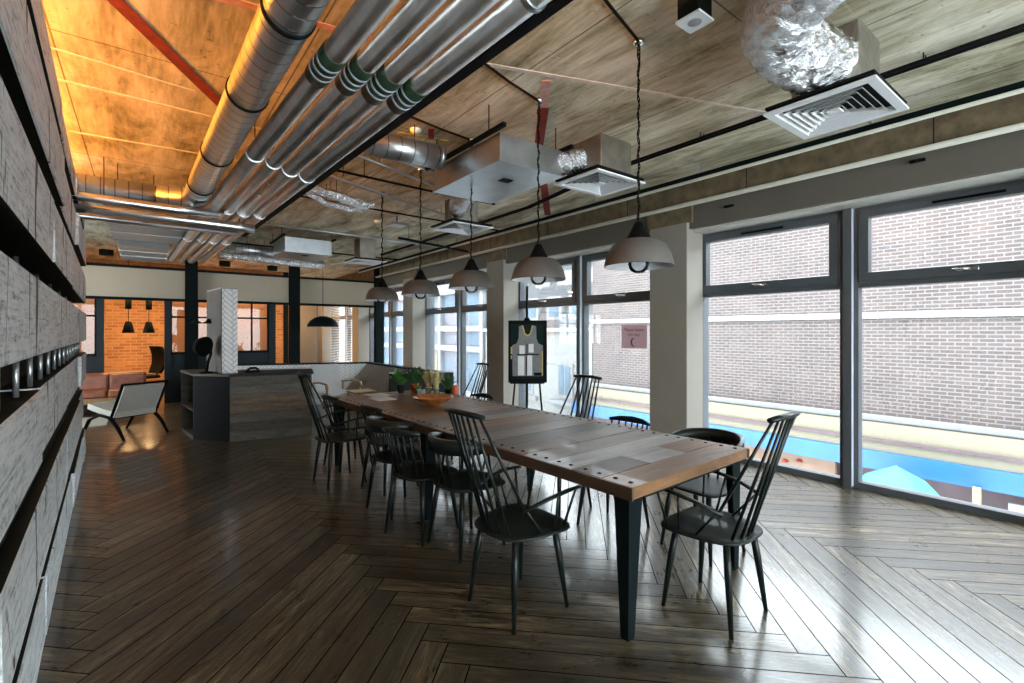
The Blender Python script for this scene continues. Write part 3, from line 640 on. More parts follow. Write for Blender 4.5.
for l, y in zip(pl, (1.80, 2.71, 3.63, 4.62, 5.65)): pendant(l, 2.335, y)

# ------------------------------------------------------------ ceiling services
def cyl_thing(name, label, cat, p, q, r, mat, seg=28, group=None, extra=None):
    t = thing(name, label, cat, p, 0, group); p, q = Vector(p), Vector(q)
    MB().tube([(0, 0, 0), tuple(q - p)], r, seg).build('duct_run', mat, t)
    return t
def rings(t, p, q, ys, r, mat, name='hanger_ring', w=.012):
    p, q = Vector(p), Vector(q); d = (q - p)
    for f in ys:
        c = d * f; a = c - d.normalized() * w; b = c + d.normalized() * w; MB().tube([tuple(a), tuple(b)], r, 28).build(name, mat, t)
        MB().tube([(c.x, c.y, r), (c.x, c.y, CEIL - p.z - .0)], .004, 6).build('hanger_rod', M['steel'], t)
t = thing('spiral_duct', 'big round spiral duct running along the left of the ceiling with an elbow', 'duct', (0, 0, 0))
pa, pb = Vector((.60, -1.0, 2.93)), Vector((.455, 5.9, 2.93))
MB().tube([tuple(pa), tuple(pb)], .112, 32).build('duct_run', M['galvy'], t)
MB().tube([(.46, 5.85, 2.93), (.455, 6.1, 2.93), (.40, 6.28, 2.93), (.25, 6.38, 2.93), (.12, 6.39, 2.93)], .114, 28).build('elbow', M['galvx'], t)
MB().tube([(.14, 6.39, 2.93), (-2.6, 6.34, 2.93)], .105, 32).build('duct_run', M['galvx'], t)
for y in (1.6, 2.35, 3.3, 4.55, 5.6):
    x = .60 - (y + 1) * .021; MB().tube([(x, y - .012, 2.93), (x, y + .012, 2.93)], .119, 32).build('collar', M['steel'], t); MB().tube([(x, y, 3.04), (x, y, CEIL)], .005, 6).build('hanger_rod', M['steel'], t)
# four lagged pipes in a bundle
labs = ['leftmost of the four foil lagged pipes', 'second from left of the four foil lagged pipes', 'third from left of the four foil lagged pipes', 'rightmost of the four foil lagged pipes, above the black tray']
for k, (xa, l) in enumerate(zip((.79, .945, 1.10, 1.265), labs)):
    r = (.062, .058, .066, .064)[k]; z = 2.865; t = thing('lagged_pipe', l + ' running down the ceiling', 'pipe', (xa + .10, -1, z), 2.1, 'bundle of foil lagged pipes')
    MB().tube([(0, 0, 0), (0, 12.2, 0)], r, 24).build('pipe_run', M['foilpipe'], t)
    yb = (3.42, 3.42, 3.42, 3.45)[k]; MB().tube([(0, yb, 0), (0, yb + .30, 0)], r + .004, 24).build('tape_band', M['greenband'], t)
    for dy in (.09, .15, .21): MB().tube([(0, yb + dy, 0), (0, yb + dy + .018, 0)], r + .006, 24).build('tape_stripe', M['labelw'], t)
    for yy in (1.9 + .2 * k, 5.2 + .1 * k, 7.3, 9.5): MB().tube([(0, yy, 0), (0, yy + .03, 0)], r + .008, 24).build('clamp', M['galv'], t); MB().tube([(0, yy + .015, r), (0, yy + .015, CEIL - z)], .004, 6).build('hanger_rod', M['steel'], t)
t = thing('cable_tray', 'black cable tray beside the rightmost lagged pipe', 'tray', (1.50, -1, 2.88), 2.1)
MB().box(-.03, 0, -.012, .03, 9.0, 0).box(-.032, 0, 0, -.028, 9.0, .03).box(.028, 0, 0, .032, 9.0, .03).build('tray', M['black'], t)
for dx in (-.014, .002, .016): MB().tube([(dx, 0, .012), (dx, 9, .012)], .007, 6).build('cable', M['black'], t)
for yy in (1, 3, 5, 7): MB().tube([(.0, yy, .0), (.0, yy, CEIL - 2.88)], .004, 6).build('hanger_rod', M['steel'], t)
# cross pipes
def pipe(name, label, cat, pts, r, mat, group=None, hang=(), seg=16):
    p0 = Vector(pts[0]); t = thing(name, label, cat, pts[0], 0, group); MB().tube([tuple(Vector(p) - p0) for p in pts], r, seg).build('pipe_run', mat, t)
    for h in hang: h = Vector(h) - p0; MB().tube([tuple(h), (h.x, h.y, CEIL - p0.z)], .004, 6).build('hanger_rod', M['steel'], t)
    return t
pipe('lagged_pipe', 'foil lagged pipe crossing below the round duct from the left wall', 'pipe', [(-2.5, 6.0, 2.765), (.3, 6.2, 2.765), (.66, 6.25, 2.79), (.72, 6.35, 2.86)], .045, M['foilpipe'], None, [(-.3, 6.2, 2.8)])
pipe('lagged_pipe', 'longer foil lagged pipe crossing under the pipe bundle', 'pipe', [(-2.5, 6.25, 2.70), (.9, 6.42, 2.70), (1.06, 6.43, 2.70)], .05, M['foilpipe'], None, [(-.2, 6.36, 2.7), (.9, 6.42, 2.7)])
pipe('lagged_pipe', 'thin bright pipe crossing beneath the lagged pipes', 'pipe', [(-2.5, 6.55, 2.66), (.92, 6.61, 2.66)], .03, M['foilpipe'], None, [(.1, 6.6, 2.66)])
for k, (dy, r, z) in enumerate(((0, .05, 3.0), (.16, .045, 3.02), (.3, .035, 2.98))):
    pts = [(x, 5.28 + dy + (x - 1.4) * .45 + random.uniform(-.04, .04), z + random.uniform(-.03, .03)) for x in (1.4, 1.55, 1.7, 1.85, 2.0, 2.1, 2.2)]
    pipe('foil_wrapped_pipe', ['front crumpled foil wrapped pipe branching right from the bundle', 'middle crumpled foil wrapped pipe branching right from the bundle', 'rear thin crumpled foil wrapped pipe branching right from the bundle'][k], 'pipe', pts, r, M['foil'], 'foil wrapped branch pipes', [pts[2]])
t = thing('spiral_duct', 'short round spiral duct ending beside the steel ceiling unit', 'duct', (1.40, 3.70, 2.97), 0)
MB().tube([(0, 0, 0), (.62, -.05, 0)], .10, 28).build('duct_run', M['galvx'], t); MB().tube([(.60, -.05, 0), (.635, -.052, 0)], .106, 28).build('collar', M['galv'], t); MB().tube([(.4, -.03, .1), (.4, -.03, CEIL - 2.97)], .004, 6).build('hanger_rod', M['steel'], t)
# fan coil units
def fcu(label, x0, y0, x1, y1, z, h):
    t = thing('fan_coil_unit', label, 'ventilation unit', ((x0 + x1) / 2, (y0 + y1) / 2, z)); w, d = (x1 - x0) / 2, (y1 - y0) / 2
    MB().box(-w, -d, 0, w, d, h, bev=.004).build('casing', M['galv'], t)
    MB().box(-w - .012, -d - .012, -.008, w + .012, d + .012, .006).build('base_tray', M['galv'], t)
    MB().box(-.05, -.2, -.014, .05, -.12, -.006).build('service_plate', M['steel'], t)
    for sx in (-1, 1):
        MB().box(sx * (w + .03) - .015, -d - .1, h, sx * (w + .03) + .015, d + .1, h + .03).build('hanging_rail', M['steel'], t)
        for sy in (-1, 1): MB().tube([(sx * (w + .03), sy * d * .8, h + .03), (sx * (w + .03), sy * d * .8, CEIL - z)], .005, 6).build('hanger_rod', M['steel'], t)
    return t
fcu('large galvanised steel ceiling unit above the middle pendants', 2.12, 2.90, 2.75, 3.92, 2.76, .21)
fcu('smaller distant steel ceiling unit above the far end of the room', 1.85, 8.5, 2.6, 9.35, 2.80, .24)
def diffuser(label, x0, y0, x1, y1, z, box, ph=.36):
    t = thing('air_diffuser', label, 'air vent', ((x0 + x1) / 2, (y0 + y1) / 2, z), 0, 'square white ceiling diffusers'); w, d = (x1 - x0) / 2, (y1 - y0) / 2
    f = MB(); b = .045
    f.box(-w, -d, 0, w, -d + b, .012); f.box(-w, d - b, 0, w, d, .012); f.box(-w, -d + b, 0, -w + b, d - b, .012); f.box(w - b, -d + b, 0, w, d - b, .012); f.build('frame', M['white'], t)
    s = MB(); k = 1 - b / w; n = 6
    for i in range(n):
        a = k * (1 - i / (n + .6)); a2 = a - .075
        for (p, q) in (((-1, -1), (1, -1)), ((1, -1), (1, 1)), ((1, 1), (-1, 1)), ((-1, 1), (-1, -1))):
            s.face([(p[0] * w * a, p[1] * d * a, .004), (q[0] * w * a, q[1] * d * a, .004), (q[0] * w * a2, q[1] * d * a2, .026), (p[0] * w * a2, p[1] * d * a2, .026)])
            s.face([(p[0] * w * a, p[1] * d * a, .001), (q[0] * w * a, q[1] * d * a, .001), (q[0] * w * (a - .012), q[1] * d * (a - .012), .001), (p[0] * w * (a - .012), p[1] * d * (a - .012), .001)])
    s.box(-w * .12, -d * .12, 0, w * .12, d * .12, .012); s.build('louvre', M['white'], t)
    MB().box(-w * .97, -d * .97, .03, w * .97, d * .97, .045).build('back_plate', M['dark'], t)
    bw, bd = box; MB().box(-bw, -bd, .045, bw, bd, ph, bev=.008).build('plenum_box', M['plenum'], t)
    return t
diffuser('nearest white square louvred ceiling diffuser with a dull plenum box', 2.90, .79, 3.48, 1.34, 2.745, (.17, .17), .40)
diffuser('white square louvred diffuser right of the large steel ceiling unit', 2.83, 2.57, 3.43, 3.08, 2.745, (.19, .19), .34)
diffuser('far white square diffuser behind the large steel ceiling unit', 2.84, 4.81, 3.42, 5.38, 2.745, (.15, .15), .36)
diffuser('most distant white diffuser beside the smaller steel unit', 3.0, 8.5, 3.6, 9.1, 2.77, (.15, .15), .43)
def flex(label, pts, r, ripple=.012):
    t = thing('flexible_duct', label, 'duct', pts[0]); P = [Vector(p) for p in pts]; out, rs = [], []; n = 46
    for i in range(n + 1):
        f = i / n * (len(P) - 1); k = min(int(f), len(P) - 2); f -= k
        p0, p1, p2, p3 = P[max(k - 1, 0)], P[k], P[k + 1], P[min(k + 2, len(P) - 1)]
        q = .5 * ((2 * p1) + (p2 - p0) * f + (2 * p0 - 5 * p1 + 4 * p2 - p3) * f * f + (3 * p1 - p0 - 3 * p2 + p3) * f ** 3)
        out.append(tuple(q - P[0])); rs.append(r * (1 + ripple * 4 * math.sin(i * 1.9) + random.uniform(-.05, .05)) * (.8 if i in (0, n) else 1))
    m = MB().tube(out, rs, 40)
    for v in m.bm.verts: v.co += Vector((random.uniform(-1, 1), random.uniform(-1, 1), random.uniform(-1, 1))) * .006
    m.build('foil_sleeve', M['foil'], t); return t
flex('large crumpled silver foil duct feeding the nearest diffuser', [(3.05, 1.06, 2.95), (2.88, 1.10, 2.97), (2.66, 1.12, 2.99), (2.42, 1.03, 3.0), (2.22, .72, 3.0)], .165)
flex('short foil duct between the large steel unit and its diffuser', [(2.74, 3.0, 2.88), (2.84, 2.92, 2.90), (2.96, 2.86, 2.92)], .095)
flex('short foil duct behind the large steel unit to the far diffuser', [(2.55, 3.92, 2.87), (2.7, 4.4, 2.9), (3.02, 5.0, 2.93)], .10)
t = thing('ceiling_speaker', 'small square white faced device boxed to the ceiling', 'speaker', (2.18, 1.34, 3.02))
MB().box(-.058, -.058, 0, .058, .058, CEIL - 3.02).build('casing', M['steel'], t); MB().box(-.066, -.066, -.008, .066, .066, .002).build('face_plate', M['white'], t); MB().lathe([(0, -.012), (.02, -.014), (.028, -.008), (.034, -.0085)], 24).build('grille', M['duct_paint'], t)
for k, (l, x, y) in enumerate((('small white detector disc on the ceiling near the yellow chalk marks', 1.85, 3.75), ('round white smoke detector on the distant ceiling behind the far diffuser', 2.9, 7.2))):
    tag(MB().lathe([(0, -.035), (.03, -.033), (.045, -.02), (.05, 0), (0, 0)], 20).build('smoke_detector', M['white'], None, (x, y, CEIL)), l, 'smoke detector')
t = thing('ceiling_light', 'small white square light hung behind the far end pipes', 'light', (3.0, 6.7, 3.05)); MB().box(-.12, -.12, 0, .12, .12, .03, bev=.004).build('housing', M['duct_paint'], t); MB().box(-.1, -.1, -.005, .1, .1, .001).build('face_plate', M['white'], t); MB().tube([(0, 0, .03), (0, 0, .15)], .01, 8).build('stem', M['steel'], t)
# rails along the window side
t = thing('cable_tray', 'long dark cable tray hung along the window side of the ceiling', 'tray', (4.50, YB + .1, 3.03))
MB().box(-.045, 0, -.004, .045, 16.2, 0).box(-.047, 0, 0, -.043, 16.2, .045).box(.043, 0, 0, .047, 16.2, .045).build('tray', M['steel'], t)
MB().tube([(-.055, 0, -.02), (-.055, 16.2, -.02)], .016, 10).build('conduit', M['cream'], t)
for k in range(11): yy = .8 + 1.45 * k; MB().tube([(-.0, yy, -.02), (-.0, yy, CEIL - 3.03)], .005, 6).build('hanger_rod', M['rod'], t)
pipe('conduit_pipe', 'cream painted pipe along the top of the window bulkhead', 'pipe', [(4.84, YB + .1, 2.90), (4.84, 12.1, 2.90)], .024, M['cream'], None, [(4.84, y, 2.9) for y in (-.6, .95, 2.4, 3.9, 5.4, 6.9, 8.4, 9.9, 11.4)])
for dx, l in ((0, 'left'), (.05, 'right')):
    pipe('conduit_pipe', '%s one of two thin black conduits clipped to the ceiling beside the diffusers' % l, 'pipe', [(3.83 + dx, YB + .1, 3.15), (3.83 + dx, 3.4, 3.15), (4.1 + dx, 5.0, 3.15), (4.1 + dx, 10, 3.15)], .013, M['black'], None, [(3.83 + dx, y, 3.15) for y in (.8, 2.3, 3.3)])
pipe('conduit_pipe', 'dark cross rail linking the ceiling trays at the far end', 'pipe', [(3.30, 7.30, 3.0), (4.90, 7.75, 3.0)], .022, M['steel'], None, [(3.5, 7.35, 3.0), (4.6, 7.66, 3.0)])
pipe('conduit_pipe', 'thin black cable run on the ceiling to the nearest pendant', 'pipe', [(1.72, 1.62, 3.185), (2.0, 1.70, 3.185), (2.33, 1.79, 3.185)], .009, M['black'])
pipe('conduit_pipe', 'thin black cable run on the ceiling to the second pendant', 'pipe', [(1.62, 2.5, 3.185), (2.0, 2.62, 3.185), (2.33, 2.70, 3.185)], .009, M['black'])
pipe('conduit_pipe', 'thin black cable run on the ceiling to the middle pendant', 'pipe', [(1.6, 3.5, 3.185), (2.0, 3.58, 3.185), (2.31, 3.62, 3.185)], .009, M['black'])
pipe('conduit_pipe', 'thin pale conduit crossing above the fourth pendant', 'pipe', [(1.5, 4.3, 3.08), (2.3, 4.62, 3.08), (2.7, 4.75, 3.08)], .014, M['galv'], None, [(1.8, 4.42, 3.08)])
for k, (l, x0, y0, x1, y1, z, rr, m_) in enumerate((('thin pale pipe crossing the ceiling just behind the short spiral duct', 1.35, 4.02, 2.55, 4.25, 3.05, .014, 'galv'),
        ('thin black drain pipe behind the large steel ceiling unit', 1.4, 4.55, 3.3, 4.62, 2.98, .012, 'black'), ('thin grey pipe above the crumpled foil branch pipes', 1.35, 5.0, 3.6, 5.9, 3.08, .015, 'duct_paint'),
        ('slim dark conduit crossing the ceiling behind the far diffuser', 1.3, 6.1, 4.7, 6.25, 3.10, .012, 'steel'), ('pale conduit crossing the ceiling in front of the smaller steel unit', 1.2, 7.9, 4.7, 8.0, 3.08, .016, 'galv'),
        ('dark conduit crossing the ceiling beyond the smaller steel unit', 1.2, 9.8, 4.7, 9.9, 3.06, .016, 'steel'))):
    pipe('conduit_pipe', l, 'pipe', [(x0, y0, z), ((x0 + x1) / 2, (y0 + y1) / 2 + .02, z), (x1, y1, z)], rr, M[m_], None, [(x0 + .3, y0, z), (x1 - .3, y1, z)])
t = thing('junction_box', 'small steel junction box fixed under the ceiling beside the short spiral duct', 'box', (2.02, 4.15, 3.06)); MB().box(-.07, -.05, 0, .07, .05, CEIL - 3.06, bev=.004).build('casing', M['galv'], t); MB().tube([(.07, 0, .04), (.3, .08, .05), (.45, .3, .1)], .008, 6).build('cable', M['black'], t)
# distant duct boxes
def ductbox(label, x0, y0, z0, x1, y1, z1, m='duct_paint'):
    t = thing('duct_box', label, 'duct', ((x0 + x1) / 2, (y0 + y1) / 2, z0)); w, d = (x1 - x0) / 2, (y1 - y0) / 2
    MB().box(-w, -d, 0, w, d, z1 - z0, bev=.006).build('casing', M[m], t)
    n = max(2, int(2 * d / .6))
    for k in range(1, n): y = -d + 2 * d * k / n; MB().box(-w - .012, y - .012, -.012, w + .012, y + .012, z1 - z0 + .005).build('flange', M['galv'], t)
    for sx in (-1, 1): MB().tube([(sx * w * .8, 0, z1 - z0), (sx * w * .8, 0, CEIL - z0)], .004, 6).build('hanger_rod', M['steel'], t)
ductbox('flat grey duct beyond the crossing pipes on the left', -.35, 7.2, 2.85, .45, 9.2, 3.08); ductbox('grey duct box nearest the partition on the left', -.30, 9.6, 2.83, .35, 11.6, 3.05)
ductbox('small galvanised duct box against the timber wall end', -1.3, 7.0, 2.86, -.5, 7.5, 3.05, 'galv')
cyl = thing('spiral_duct', 'distant round duct crossing behind the pipe bundle', 'duct', (1.12, 9.9, 2.98)); MB().tube([(0, 0, 0), (1.3, .25, 0)], .10, 24).build('duct_run', M['galvx'], cyl); MB().tube([(.7, .12, .1), (.7, .12, .22)], .004, 6).build('hanger_rod', M['steel'], cyl)
pipe('foil_wrapped_pipe', 'distant crumpled foil pipe above the tiled pillar', 'pipe', [(1.14, 10.62, 2.95), (1.5, 10.7, 2.97), (2.3, 10.9, 2.95), (3.2, 11.1, 2.97)], .09, M['foil'], None, [(1.5, 10.7, 2.97)])

# ------------------------------------------------------------ partition screen at the back (Y = 12.26)
PY = 12.26
pt = sroot('wall_far')
MB().box(XL, PY - .03, 2.16, 4.95, PY + .03, 2.75).build('header_panel', M['band'], pt)
MB().box(XL, PY - .05, 2.75, 4.95, PY + .05, 2.80).build('top_rail', M['steel'], pt); MB().box(XL, PY - .05, 2.11, 4.95, PY + .05, 2.165).build('lower_rail', M['steel'], pt)
for x in (.82, 2.85, 4.93): 
    g = MB(); g.box(x - .11, PY - .20, 0, x + .11, PY - .185, CEIL - .02); g.box(x - .11, PY - .065, 0, x + .11, PY - .05, CEIL - .02); g.box(x - .012, PY - .185, 0, x + .012, PY - .065, CEIL - .02); g.build('steel_post', M['steel'], pt)
def screen(x0, x1, nv, y=PY):
    g = MB(); g.box(x0, y - .02, 0, x1, y + .02, 1.0); g.build('lower_panel', M['navy'], pt)
    f = MB(); f.box(x0, y - .03, 1.0, x1, y + .03, 1.05); f.box(x0, y - .03, 1.765, x1, y + .03, 1.80)
    for k in range(nv + 1): x = x0 + (x1 - x0) * k / nv; w = .03 if k in (0, nv) else .015; f.box(x - w, y - .03, 1.0, x + w, y + .03, 2.12)
    f.build('glazing_bars', M['steel'], pt)
    MB().box(x0, y - .004, 1.04, x1, y + .004, 2.12).build('pane', M['glass'], pt)
    MB().box(x0 + .02, y + .08, 1.05, x1 - .02, y + .095, 2.11).build('slatted_blind', M['blind'], pt)
screen(XL + .1, -.70, 9); screen(.46, .74, 1); screen(.92, 2.32, 4)
for x0, x1 in ((-.70, -.59), (.36, .47), (2.32, 2.46)): MB().box(x0, PY - .05, 0, x1, PY + .05, 2.12).build('stile', M['navy'], pt)
# rooms behind
YB2 = 15.0
struct('wall_brick', MB().box(XL, YB2, 0, 3.22, YB2 + .2, CEIL), M['brick_int'])
struct('wall_office_end', MB().box(3.22, YB2, 0, 3.36, YB2 + .25, CEIL), M['steel'])
struct('wall_wood_panel', MB().box(3.38, 17.9, 0, 4.16, 18.05, CEIL), M['warmwood'])
struct('wall_white_pier', MB().box(4.16, 17.9, 0, 4.95, 18.05, CEIL), M['plaster'])
struct('wall_side_far', MB().box(3.25, YB2 + .25, 0, 3.38, 18.0, CEIL), M['warmwood'])
for k, (x, y) in enumerate(((-.25, 13.9), (.12, 14.1))):
    t = thing('pendant_lamp', ['left', 'right'][k] + ' dark cone pendant lamp in front of the orange brick wall', 'lamp', (x, y, 1.45), 0, 'cone pendants in the office')
    MB().lathe([(0, .26), (.05, .26), (.06, .24), (.12, 0), (.115, 0), (.05, .23), (0, .235)], 24).build('lamp_shade', M['steel'], t); MB().tube([(0, 0, .26), (0, 0, CEIL - 1.45)], .006, 6).build('cord', M['black'], t)
    MB().lathe([(0, .54), (.06, .54), (.06, .80), (0, .80)], 20).build('ballast', M['steel'], t); MB().lathe([(0, .05), (.045, .05), (.045, .06), (0, .06)], 16).build('bulb', M['bulbwarm'], t)
    lamp('cone_pendant_light', 'POINT', (x, y, 1.42), 5, (1, .62, .28), r=.08)
for x, y, p in ((-2.6, 13.5, 50), (1.6, 13.6, 75), (-.6, 13.2, 24), (2.7, 13.8, 10)):
    t = thing('ceiling_downlight', {-2.6: 'warm recessed office downlight farthest left behind the screen', 1.6: 'warm office downlight behind the glazed screen right of the tiled pillar', -.6: 'warm office downlight just behind the open doorway', 2.7: 'warm office downlight nearest the brick end'}[x], 'light', (x, y, CEIL - .12))
    MB().lathe([(.10, 0), (.12, 0), (.12, .12), (0, .12), (0, .05), (.09, .04)], 24).build('housing', M['steel'], t); MB().lathe([(0, .03), (.09, .03), (.09, .035), (0, .035)], 20).build('diffuser', M['bulbwarm'], t)
    lamp('downlight', 'AREA', (x, y, CEIL - .16), p, (1, .60, .27), .2, .2)
t = thing('ceiling_downlight', 'added unseen warm downlight lighting the wood panel in the far room', 'light', (3.9, 16.6, CEIL - .12)); MB().lathe([(.10, 0), (.12, 0), (.12, .12), (0, .12), (0, .05), (.09, .04)], 24).build('housing', M['steel'], t); MB().lathe([(0, .03), (.09, .03), (.09, .035), (0, .035)], 20).build('diffuser', M['bulbwarm'], t)
lamp('downlight', 'AREA', (3.9, 16.6, CEIL - .16), 28, (1, .62, .3), .2, .2)  # added fill lamp that warms the far wood panel
# office chair
t = thing('office_chair', 'dark office chair with a curved back in front of the orange brick', 'chair', (.02, 13.3, 0), 28)
MB().tube([(0, 0, .08), (0, 0, .45)], .025, 10).build('column', M['black'], t)
for k in range(5): a = k * 2 * math.pi / 5; MB().tube([(0, 0, .09), (.28 * math.cos(a), .28 * math.sin(a), .05)], .018, 8).tube([(.28 * math.cos(a), .28 * math.sin(a), .05), (.28 * math.cos(a) + .001, .28 * math.sin(a), 0)], .022, 8).build('base_arm', M['black'], t)
MB().box(-.23, -.23, .45, .23, .23, .52, bev=.03).build('seat', M['black'], t)
m = MB(); rr = []
for k in range(7):
    f = k / 6; z = .55 + f * .6; x = .20 + .10 * math.sin(f * 3.0) ; rr.append((x, z, .20 + .04 * math.sin(f * 3.14)))
for (x, z, w), (x2, z2, w2) in zip(rr, rr[1:]):
    m.face([(x, -w, z), (x, w, z), (x2, w2, z2), (x2, -w2, z2)]); m.face([(x + .06, -w, z), (x + .06, w, z), (x2 + .06, w2, z2), (x2 + .06, -w2, z2)])
    m.face([(x, -w, z), (x + .06, -w, z), (x2 + .06, -w2, z2), (x2, -w2, z2)]); m.face([(x, w, z), (x + .06, w, z), (x2 + .06, w2, z2), (x2, w2, z2)])
m.build('backrest', M['black'], t); MB().tube([(.1, 0, .46), (.26, 0, .48), (.30, 0, .62)], .02, 8).build('back_bracket', M['black'], t)
# door leaf in the far room window blinds
t = thing('venetian_blind', 'white slatted blind hanging in the distant window beyond the screen', 'blind', (5.22, 15.85, 0))
m = MB()
for k in range(46): z = .12 + k * .055; m.box(-.03, -1.25, z, .02, 1.25, z + .012)
m.build('slats', M['white'], t); MB().box(-.035, -1.27, 2.62, .03, 1.27, 2.66).build('head_rail', M['white'], t)
# black dome lamp in the booth
t = thing('dome_pendant', 'wide black dome pendant lamp hanging over the seating booth', 'lamp', (3.03, 10.5, 1.58))
m = MB(); m.lathe([(.31, 0), (.30, .05), (.26, .12), (.17, .19), (.06, .225), (0, .23)], 40, 0); m.lathe([(.31, 0), (.305, 0), (.29, .05), (.25, .11), (.16, .18), (0, .22)], 40, 1); m.build('lamp_shade', [M['steel'], M['shade_in']], t)
MB().tube([(0, 0, .23), (0, 0, CEIL - 1.58)], .006, 6).build('cord', M['black'], t); MB().lathe([(0, .09), (.04, .10), (.045, .14), (.02, .2), (0, .2)], 16).build('bulb', M['shade_in'], t)

# ------------------------------------------------------------ counter with black cabinet, tiled pillar
t = thing('timber_counter', 'low counter clad in dark stained boards beside the black cabinet', 'counter', (.93, 7.40, 0))
o = Vector((.93, 7.40)); P = [(.93, 7.40), (1.92, 7.19), (2.08, 7.85), (1.25, 8.10)]; Q = [(a - .93, b_ - 7.40) for a, b_ in P]
MB().prism(Q, 0, .87).build('carcass', M['board'], t)
m = MB(); dx, dy = Q[1][0], Q[1][1]; L = math.hypot(dx, dy); ux, uy = dx / L, dy / L; nx, ny = uy, -ux
for k in range(7):
    z0 = .003 + k * .124; off = .016 + random.uniform(0, .006); a = Vector((0, 0)); b_ = Vector((dx, dy)); n_ = Vector((nx, ny)) * off
    m.prism([tuple(a), tuple(a + n_), tuple(b_ + n_), tuple(b_)], z0, z0 + .119, (1, 0, 1, 2, 2, 1, 0)[k])
m.build('cladding', [M['board'], M['board2'], M['board3']], t)
MB().prism([(-.01, -.02), (dx + .02, dy - .02), (Q[2][0] + .02, Q[2][1]), (Q[3][0], Q[3][1])], .87, .90).build('countertop', M['darkwall'], t)
t = thing('black_cabinet', 'tall black cabinet with an open shelved side at the end of the counter', 'cabinet', (.55, 7.86, 0))
P = [(.55, 7.86), (.925, 7.40), (1.245, 8.10), (.95, 8.75), (.46, 8.75)]; Q = [(a - .55, b_ - 7.86) for a, b_ in P]
m = MB(); m.prism([(0.0, .0), Q[1], Q[2], Q[3], (Q[4][0] + .30, Q[4][1]), (.30, .05)], .0, .87); m.build('carcass', M['black'], t)
m = MB(); m.prism([(0, 0), (.30, .05), (.21, .89), Q[4]], 0, .04); m.prism([(0, 0), (.30, .05), (.21, .89), Q[4]], .38, .40); m.prism([(0, 0), (.03, .0), (.03, .02), (0, .02)], .04, .87); m.prism([(Q[4][0], .87), (Q[4][0] + .3, .87), (Q[4][0] + .3, .89), Q[4]], .04, .87); m.build('shelf', M['board'], t)
MB().prism([(-.01, -.015), (Q[1][0], Q[1][1] - .01), Q[2], Q[3], (Q[4][0] - .01, Q[4][1])], .87, .90).build('cabinet_top', M['board'], t)
tag(MB().box(-.05, -.07, 0, .05, .07, .16, bev=.01).build('small_box', M['terra'], None, (.68, 8.15, .401)), 'small red box on the open shelf of the black cabinet', 'box')
t = thing('tiled_pillar', 'slim pillar faced in white herringbone tiles on the counter', 'pillar', (.865, 7.62, .901), 7)
m = MB(); m.box(0, 0, 0, .19, .78, 1.16); o_ = m.build('tile_face', M['tile'], t)
MB().box(-.012, .012, 0, -.001, .79, 1.165).build('side_cladding', plain('taupe_side_board', (.12, .11, .10), .7), t)
MB().box(-.013, -.004, 1.16, .194, .79, 1.18).build('cap', M['duct_paint'], t)
t = thing('task_lamp', 'black adjustable lamp with a big round shade on the black cabinet', 'lamp', (.70, 7.86, .901), 50)
MB().lathe([(0, 0), (.085, 0), (.085, .015), (.03, .025), (0, .03)], 24).build('lamp_base', M['black'], t)
MB().tube([(0, 0, .02), (.03, 0, .14), (.09, 0, .24), (.10, 0, .32), (.04, 0, .41), (-.05, 0, .45)], .017, 10).tube([(.03, 0, .02), (.055, 0, .14), (.12, 0, .26), (.11, 0, .36)], .007, 8).build('lamp_arm', M['black'], t)
hd = Matrix.Translation((-.09, -.03, .37)) @ Matrix.Rotation(R(100), 4, 'X') @ Matrix.Rotation(R(-10), 4, 'Y')
MB().lathe([(0, -.13), (.05, -.125), (.10, -.08), (.135, 0), (.14, .015), (.13, .01), (.0, -.01)], 32, M4=hd).build('lamp_shade', M['black'], t)
t = thing('wall_spotlight', 'pair of small dark spotlights on a bar beside the tiled pillar', 'light', (.66, 8.2, 1.60))
MB().tube([(-.1, 0, 0), (.22, -.02, 0)], .008, 8).tube([(.2, -.02, 0), (.2, -.02, -.5)], .006, 8).tube([(.2, -.02, -.5), (.2, -.02, -.699)], .006, 8).build('bar', M['steel'], t)
for x in (-.05, .10): MB().lathe([(0, .03), (.02, .03), (.03, 0), (.075, -.03), (.07, -.03), (0, .0)], 20, c=(x, -.01, .03)).build('shade', M['steel'], t)
t = thing('desk_telephone', 'small black telephone lying on the counter right of the tiled pillar', 'telephone', (1.24, 7.62, .901), 20)
MB().box(-.08, -.06, 0, .08, .06, .025, bev=.006).build('phone_body', M['black'], t); MB().tube([(-.08, 0, .03), (-.04, 0, .06), (.04, 0, .06), (.08, 0, .03)], .016, 10).build('handset', M['black'], t)

# ------------------------------------------------------------ seating booth
A_, B_, D_ = (1.30, 11.30), (3.90, 10.28), (3.90, 7.05)
t = sroot('trim_4')
ang = math.degrees(math.atan2(B_[1] - A_[1], B_[0] - A_[0])); Lb = math.hypot(B_[0] - A_[0], B_[1] - A_[1])
tw = sroot('wall_booth_back', (A_[0], A_[1], 0), ang)
MB().box(0, 0, 0, Lb, .10, .78).build('tile_face', M['tile'], tw); MB().box(-.02, -.02, .78, Lb + .1, .12, .81).build('ledge', M['steel'], tw)
ts = sroot('wall_booth_side')
m = MB(); m.prism([(3.90, 7.05), (4.0, 7.05), (4.0, 10.36), (3.90, 10.3)], 0, .78); m.build('side_panel', M['darkfab'], ts)
m = MB(); m.prism([(3.88, 7.05), (4.02, 7.05), (4.02, 10.4), (3.88, 10.3)], .78, .81); m.build('ledge', M['steel'], ts)
m = MB(); q = [(3.895, 7.2, .775), (3.895, 10.27, .775), (3.20, 9.9, .18), (3.20, 7.2, .18)]
